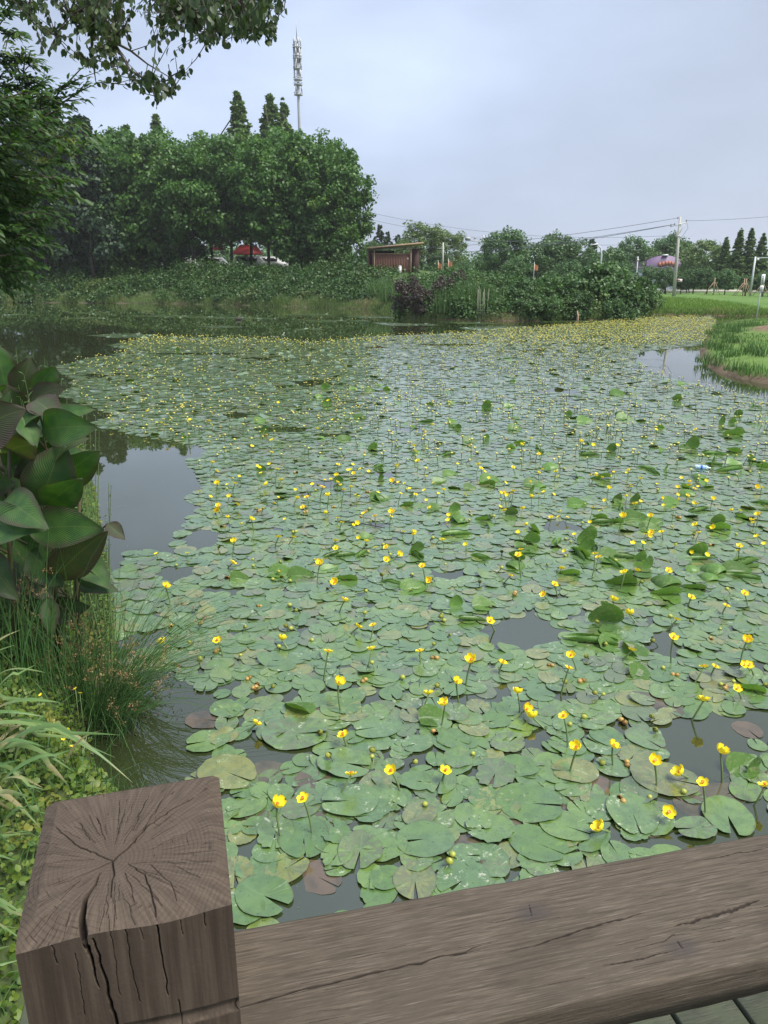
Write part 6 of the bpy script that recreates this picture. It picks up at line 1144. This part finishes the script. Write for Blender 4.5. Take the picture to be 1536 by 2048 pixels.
CAN = [dict(base=(20, 1250), top=(15, 760), d=3.9, label='canna plant with a large purple-edged leaf at the left edge', leaves=[((-60, 870), (50, 800), 3.8, 3.7, .27, .25), ((20, 900), (70, 880), 3.9, 3.75, .2, -.7), ((10, 1000), (98, 1045), 3.8, 3.55, .2, .1), ((-70, 1050), (92, 1040), 3.75, 3.6, .24, .15), ((-40, 1110), (35, 1190), 3.8, 3.7, .2, -.4), ((-20, 920), (20, 760), 4.0, 3.9, .16, 1.0), ((-10, 870), (78, 815), 4.1, 3.95, .16, .6), ((10, 930), (0, 1010), 4.0, 3.9, .2, .3), ((-50, 790), (10, 830), 4.1, 4.0, .2, .3), ((-60, 960), (30, 950), 4.0, 3.8, .22, -.2)]),
       dict(base=(110, 1290), top=(110, 800), d=4.05, label='tall canna plant in the middle of the leafy clump', leaves=[((85, 860), (198, 838), 4.0, 3.85, .2, .1), ((100, 905), (180, 862), 4.05, 3.95, .2, .75), ((60, 850), (195, 800), 4.25, 4.15, .15, .9), ((82, 1010), (125, 870), 3.95, 3.95, .27, -.15), ((95, 1010), (165, 945), 3.95, 3.85, .2, -.3), ((60, 1060), (208, 1040), 3.85, 3.7, .22, .1), ((70, 800), (122, 835), 4.1, 4.0, .17, .5), ((40, 830), (72, 892), 4.0, 3.9, .13, .6), ((110, 940), (60, 880), 4.1, 4.1, .22, .4), ((120, 970), (40, 930), 4.15, 4.1, .22, -.3), ((75, 980), (55, 900), 4.05, 4.0, .2, .5)]),
       dict(base=(150, 1300), top=(160, 880), d=4.1, label='canna plant leaning out over the water', leaves=[((120, 960), (200, 885), 4.15, 4.05, .22, -.2), ((105, 1160), (215, 1040), 3.9, 3.75, .22, -.35), ((215, 1048), (250, 1076), 3.85, 3.8, .085, .4), ((150, 1110), (222, 1170), 4.0, 3.9, .16, .2), ((60, 1105), (125, 1165), 3.95, 3.85, .2, -.2), ((95, 1195), (102, 1268), 3.85, 3.8, .11, .3), ((150, 1140), (205, 1165), 4.0, 3.9, .14, -.8), ((120, 1070), (90, 1130), 4.05, 3.95, .2, .5), ((160, 1170), (238, 1175), 4.0, 3.95, .13, .8), ((40, 1080), (130, 1110), 4.1, 4.0, .2, -.5), ((20, 1130), (110, 1190), 4.1, 4.0, .2, .2), ((90, 1230), (180, 1200), 4.1, 4.0, .16, .3), ((0, 1060), (60, 1130), 4.05, 4.0, .2, .8)]),
       dict(base=(60, 1000), top=(60, 730), d=5.4, label='smaller purple canna behind the main clump', leaves=[((10, 770), (-10, 680), 5.3, 5.3, .2, .2), ((40, 790), (62, 705), 5.3, 5.3, .2, .2), ((70, 790), (108, 722), 5.3, 5.3, .2, -.4), ((60, 800), (130, 765), 5.2, 5.1, .16, .3), ((85, 800), (100, 740), 5.4, 5.4, .18, .6), ((30, 830), (10, 760), 5.3, 5.2, .2, -.3), ((90, 830), (140, 790), 5.2, 5.1, .14, .2), ((0, 800), (40, 760), 5.4, 5.3, .2, -.5)])]
cr_ = random.Random(17)
extra = []
for k in range(26):
    bx_, by_ = cr_.uniform(-30, 130), cr_.uniform(860, 1230); an = cr_.uniform(-1.2, .5); ln = cr_.uniform(75, 120); tx_, ty_ = bx_ + math.cos(an) * ln, by_ + math.sin(an) * ln * .9
    if tx_ > 205 - max(0, by_ - 1120) * .5: continue
    dq = cr_.uniform(4.15, 4.6); extra.append(((bx_, by_), (tx_, ty_), dq, dq - .1, cr_.uniform(.15, .21), cr_.uniform(-.9, .9)))
CAN.append(dict(base=(70, 1270), top=(70, 860), d=4.35, label='canna plant at the back of the clump, mostly hidden by the others', leaves=extra))
for c in CAN:
    p = atd(c['base'][0], c['base'][1], c['d']); z0 = gz(p[0], p[1]); o = empty('canna_plant', (p[0], p[1], z0), c['label'], 'canna', 'canna plants on the near left bank'); lp = np.array(o.location)
    tp = atd(c['top'][0], c['top'][1], c['d'])
    mb = MB(); mb.tube([(0, 0, -.05), tuple((np.array([tp[0], tp[1], (tp[2] + z0) / 2]) - lp) * [.4, .4, 1]), tuple(tp - lp - [0, 0, .1])], [.018, .015, .006], 8)
    for lf in c['leaves']:
        B = atd(lf[0][0], lf[0][1], lf[2]) - lp; t = min(1, max(0, (B[2] - .25) / max(.3, tp[2] - z0))); ax_ = (tp - lp) * t * .8; ax_[2] = max(.05, B[2] - .22); mb.tube([tuple(ax_), tuple((ax_ + B) / 2 + [0, 0, -.02]), tuple(B)], [.009, .007, .005], 6, False)
    mb.build('stem', cst, o, True)
    for lf in c['leaves']: canna_leaf(o, lf[0], lf[1], lf[2], lf[3], lf[4], lf[5], arch=rng.uniform(.03, .14), cup=rng.uniform(.08, .28), twist=rng.uniform(-.4, .4))

# ================================================================== weeds, rushes, blades of the near left bank
def near_ground(n, seed, x0=-3.2, x1=-.25, y0=.9, y1=8.5):
    r = np.random.default_rng(seed); X = r.uniform(x0, x1, n); Y = r.uniform(y0, y1, n); k = ~inpoly(X, Y, SH); X, Y = X[k], Y[k]; return X, Y, ground_z(X, Y)
X, Y, Zg = near_ground(85000, 61, -4.2); X2, Y2, Z2 = near_ground(60000, 67, -13, -.5, .5, 19); k2 = (X2 < -4.2) | (Y2 > 8.5); X = np.concatenate([X, X2[k2]]); Y = np.concatenate([Y, Y2[k2]]); Zg = np.concatenate([Zg, Z2[k2]]); r = np.random.default_rng(62); n = len(X); dsh = segdist(X, Y, SH); hcov = (.04 + .16 * (vnoise(X, Y, 4, 66) * .5 + .5) ** 1.2) * np.clip(dsh / .25, .25, 1); hz2 = Zg + r.random(n) ** .7 * hcov
L = r.uniform(.018, .04, n) * np.where((X < -4.2) | (Y > 8.5), 2.6, 1); Nn = unit(r.normal(0, .55, (n, 3)) + [0, -.15, 1]); D = unit(np.cross(Nn, r.normal(size=(n, 3)))); v, f, rn = cards(np.stack([X, Y, hz2], -1), D, Nn, L, L * .85, T_LEAF)
tag(obj('ground_cover', mesh('ground_cover', v, f, M['ground_leaf'], False, rn)), 'low small-leaved creeping weeds on the near left bank', 'ground cover', None, 'stuff')
X, Y, Zg = near_ground(9000, 63, -4.2); X2, Y2, Z2 = near_ground(14000, 68, -13, -.5, .5, 19); X = np.concatenate([X, X2]); Y = np.concatenate([Y, Y2]); Zg = np.concatenate([Zg, Z2]); n = len(X); blades(np.stack([X, Y], -1), rng.uniform(.08, .34, n), .006, M['rush'], 'wild_grass', 'thin wild grass threaded through the weeds of the near left bank', 'grass', .9, 64, Zg, True, None, 4, .5)
# tangle over the water edge
r = np.random.default_rng(65); n = 700; c0 = onz(262, 1375)[:2]; XY = c0 + r.normal(0, 1, (n, 2)) * [.13, .3]; v, f, rn = cards(np.stack([XY[:, 0], XY[:, 1], r.uniform(.0, .08, n)], -1), rvec(n), unit(rvec(n) * .5 + [0, 0, 1]), r.uniform(.014, .028, n), r.uniform(.008, .014, n), T_LEAF); 
tag(obj('floating_weed', mesh('floating_weed', v, f, leafmat('edge_weed', (.05, .05, .03), (.10, .075, .045), None, .1), False, rn)), 'fine reddish weed floating at the foot of the rushes', 'water weed', None, 'stuff')
def rushes(name, px_, py_, n, hmin, hmax, spread, lean, az0, az1, label, seeds, tuft, wd=.0035, m='rush'):
    p = onz(px_, py_, .2); z0 = gz(p[0], p[1]); o = empty(name, (p[0], p[1], z0), label, 'rushes', 'rush clumps at the near water edge'); r = np.random.default_rng(seeds); mb = MB(); tips = []
    for k in range(n):
        a = r.uniform(az0, az1); l = r.uniform(0, 1) ** .8 * lean; h_ = r.uniform(hmin, hmax); b0 = np.array([r.normal(0, spread), r.normal(0, spread), -.03]); dr = np.array([math.cos(a), math.sin(a), 0]); pts_ = [b0 + dr * h_ * math.sin(l * t) * t * 1.0 + np.array([0, 0, h_ * t * math.cos(l * t * .95)]) for t in np.linspace(0, 1, 7)]
        mb.tube([tuple(q_) for q_ in pts_], list(np.linspace(wd, wd * .25, 7)), 4, False); tips.append((pts_[5], pts_[6], pts_[4]))
    me = mesh('stems', np.array([tuple(x) for x in mb.V]), mb.F, M[m], True, np.repeat(r.random(n), len(mb.F) // n)); obj('stems', me, o)
    if tuft:
        P_, D_, N_, L_ = [], [], [], []; sp2 = MB()
        for k in r.choice(n, int(n * tuft), replace=False):
            c = tips[k][2] * .4 + tips[k][0] * .6; nb = r.integers(3, 6)
            for q_ in range(nb):
                e_ = c + r.normal(0, .022, 3) + [0, 0, .015]; sp2.tube([tuple(c), tuple(e_)], .0007, 3, False)
                for z in range(9): P_.append(e_ + r.normal(0, .007, 3)); D_.append(r.normal(0, 1, 3) + [0, 0, .6]); N_.append(r.normal(0, 1, 3)); L_.append(r.uniform(.006, .012))
        v, f, rn = cards(np.array(P_), np.array(D_), np.array(N_), np.array(L_), np.array(L_) * .4, T_QUAD); obj('seed_heads', mesh('seed_heads', v, f, M['seed'], False, rn), o); sp2.build('seed_branchlets', M['seed'], o)
    return o
rushes('rush_clump', 205, 1400, 230, .5, 1.0, .07, 1.15, -1.3, 1.5, 'dense rush clump arching right over the water', 71, .22)
rushes('rush_clump', 150, 1380, 80, .4, .8, .08, .6, 0, TWO, 'upright rush clump with brown seed tufts before the canna', 72, .4)
rushes('rush_clump', 60, 1400, 70, .6, 1.05, .12, .5, 0, TWO, 'sparse tall rushes at the left in front of the canna', 73, .35)
rushes('rush_clump', 235, 1345, 60, .8, 1.15, .04, 1.15, -.2, .9, 'few long rush stems reaching farthest over the pads', 74, .35, .003)
# broad arching blades, left foreground: photo pixels base -> tip, width
BLD = [((-60, 1500), (120, 1405), 20), ((-50, 1470), (90, 1345), 13), ((-40, 1575), (240, 1470), 12), ((-40, 1500), (230, 1515), 10), ((-40, 1640), (140, 1500), 16), ((-30, 1545), (150, 1545), 13), ((60, 1530), (140, 1575), 12), ((-20, 1560), (120, 1575), 12), ((-60, 1590), (40, 1520), 14), ((-40, 1490), (200, 1512), 9), ((-10, 1510), (160, 1480), 10), ((20, 1470), (265, 1565), 10), ((-40, 1610), (80, 1655), 13), ((-60, 1560), (85, 1575), 12), ((-20, 1640), (90, 1580), 10), ((-60, 1480), (45, 1455), 16), ((-60, 1430), (60, 1400), 12), ((-30, 1440), (70, 1330), 9), ((-10, 1700), (65, 1605), 9), ((-60, 1680), (50, 1690), 14), ((-60, 1720), (60, 1660), 12), ((-70, 1640), (40, 1630), 14), ((-50, 1600), (75, 1610), 13), ((-50, 1750), (30, 1700), 12), ((-60, 1790), (25, 1810), 14), ((-50, 1830), (20, 1800), 12), ((120, 1560), (205, 1460), 7), ((30, 1520), (95, 1430), 8), ((-30, 1540), (60, 1440), 10), ((40, 1560), (150, 1595), 9), ((-60, 1550), (110, 1600), 12), ((-70, 1420), (30, 1290), 9), ((-60, 1380), (40, 1260), 8)]
BLD += [((-70 + random.uniform(-20, 30), 1480 + 22 * k), (random.uniform(10, 70 - k * .5 + (60 if k < 6 else 0)), 1440 + 22 * k + random.uniform(-60, 60)), random.uniform(7, 13)) for k in range(24)]
bc = onz(-70, 1620, .3); bo_ = empty('broad_grass_clump', (bc[0], bc[1], gz(bc[0], bc[1])), 'arching broad-bladed grass in the left foreground', 'grass clump'); lp = np.array(bo_.location)
rb = np.random.default_rng(81)
for k, (bp, tp_, wpx) in enumerate(BLD):
    d0 = onz(bp[0], bp[1], .35)[1] ; B = onz(bp[0], bp[1], .38); T = atd(tp_[0], tp_[1], B[1] + rb.uniform(-.35, .25)); T[2] = max(T[2], .12 + rb.random() * .05)
    L = np.linalg.norm(T - B); ax = (T - B) / L; up = np.array([0, 0, 1.0]); sdv = unit(np.cross(ax, up) + rb.normal(0, .25, 3)); w_ = wpx / F * B[1] * .75; V = []; ns = 14
    kink = rb.uniform(.5, .8) if rb.random() < .35 else 9
    for i in range(ns):
        t = i / (ns - 1); c = B + ax * L * t + up * L * .22 * math.sin(math.pi * t ** .8) * (1 if t < kink else .7); wl = w_ * (1 - t ** 2.2) * (.6 + .8 * min(1, t * 3)) * .55 + .0006; tw = sdv * math.cos(t * .8) + np.cross(ax, sdv) * math.sin(t * .8)
        V += [c - tw * wl - lp, c - lp - np.cross(ax, tw) * wl * .35, c + tw * wl - lp]
    Fc = [q_ for i in range(ns - 1) for q_ in ((3 * i, 3 * i + 1, 3 * i + 4, 3 * i + 3), (3 * i + 1, 3 * i + 2, 3 * i + 5, 3 * i + 4))]; obj('blade', mesh('blade', np.array(V), Fc, M['blade'], True, np.full(len(Fc), rb.random())), bo_)
# buttercups
bf = mesh('buttercup_petals', *(lambda v, f: (v * .36, f))(*head_mesh(.95, 5)), M['petal'])
BUT = [(107, 1450, 'upper of the two front ones, left'), (137, 1460, 'largest, right of its twin in front'), (151, 1378, 'beside the rush foot, upper'), (160, 1387, 'beside the rush foot, lower'), (54, 1304, 'highest up, among pale leaves'), (102, 1333, 'below the rush stems'), (143, 1494, 'lowest, above the long blades'), (18, 1450, 'at the left edge'), (60, 1436, 'left of the front pair, between blades'), (82, 1390, 'in the middle of the weeds'), (127, 1477, 'half hidden under the front pair')]
for i, (a, b, lb) in enumerate(BUT):
    p = onz(a, b, .42 if i < 4 else .36); z0 = max(0, gz(p[0], p[1])); o = empty('buttercup', (p[0], p[1], z0), 'small yellow buttercup, ' + lb, 'flower', 'buttercups on the near left bank', rng.uniform(0, 6)); q_ = obj('petals', bf, o); q_.location = (0, 0, p[2] - z0); q_.rotation_euler = (rng.normal(0, .4), rng.normal(0, .4), 0)
    mb = MB(); mb.tube([(.01, 0, -.02), (.005, .005, (p[2] - z0) / 2), (0, 0, p[2] - z0 + .002)], .0014, 5); mb.build('stalk', M['stalk'], o, True)
# leafy dock weeds beyond the canna
DW = [(52, 760, 5.3, .75, 'leafy upright weed in front of the purple canna'), (82, 790, 5.2, .7, 'leafy weed with flower spike right of the first'), (105, 770, 5.6, .6, 'bushy pale weed nearest the water'), (20, 700, 6.0, .8, 'grey-green feathery weed at the left edge'), (60, 715, 6.4, .8, 'yellow-green feathery weed behind the cannas'), (130, 830, 4.6, .5, 'small bright weed right of the canna leaves'), (85, 815, 4.5, .5, 'bright weed between the canna leaves'), (160, 960, 4.4, .4, 'dark small-leaved weed at the water edge'), (175, 1000, 4.3, .45, 'trailing weed leaning over the water')]
for i, (a, b, d, h_, lb) in enumerate(DW):
    r = np.random.default_rng(300 + i); tp = atd(a, b - 30, d); z0 = tp[2] - h_; o = empty('leafy_weed', (tp[0], tp[1], max(.0, min(z0, gz(tp[0], tp[1])))), lb, 'weed', 'leafy weeds round the canna clump'); hh = tp[2] - o.location[2]
    P_, D_, N_, L_ = [], [], [], []; mb = MB()
    for s in range(7):
        e_ = np.array([r.normal(0, .1), r.normal(0, .1), hh * r.uniform(.75, 1.05)]); mb.tube([(0, 0, -.02), tuple(e_ * [.5, .5, .5]), tuple(e_)], [.005, .004, .0015], 5, False)
        for t in np.linspace(.2, 1, 26): dr = np.array([r.normal(), r.normal(), .35]); P_.append(e_ * [t ** 1.4, t ** 1.4, t]); D_.append(dr); N_.append(np.array([0, 0, 1]) + r.normal(0, .4, 3)); L_.append((.13 if i < 3 else .06) * (1.1 - t * .8) * r.uniform(.7, 1.2))
    v, f, rn = cards(np.array(P_), np.array(D_), np.array(N_), np.array(L_), np.array(L_) * .34, T_LEAF); obj('foliage', mesh('weed_foliage', v, f, M['shrub_dark'] if i == 7 else M['weed'], False, rn), o); mb.build('stem', M['stalk'], o, True)

# ================================================================== haze
HAZE = True
if HAZE:
    mb = MB(); mb.box((0, 0, 0), (4200, 4200, 62)); o = mb.build('haze', None, None, False, (0, 0, 28)); o.data.materials.clear()
    hm_ = bpy.data.materials.new('haze'); hm_.use_nodes = True; t_ = hm_.node_tree; t_.nodes.clear(); oo = t_.nodes.new('ShaderNodeOutputMaterial'); pvn = t_.nodes.new('ShaderNodeVolumePrincipled')
    pvn.inputs['Color'].default_value = (.96, .98, 1, 1); pvn.inputs['Density'].default_value = .0003; pvn.inputs['Anisotropy'].default_value = .2; t_.links.new(pvn.outputs[0], oo.inputs['Volume']); o.data.materials.append(hm_); tag(o, kind='stuff')
print('objects', len(bpy.data.objects))
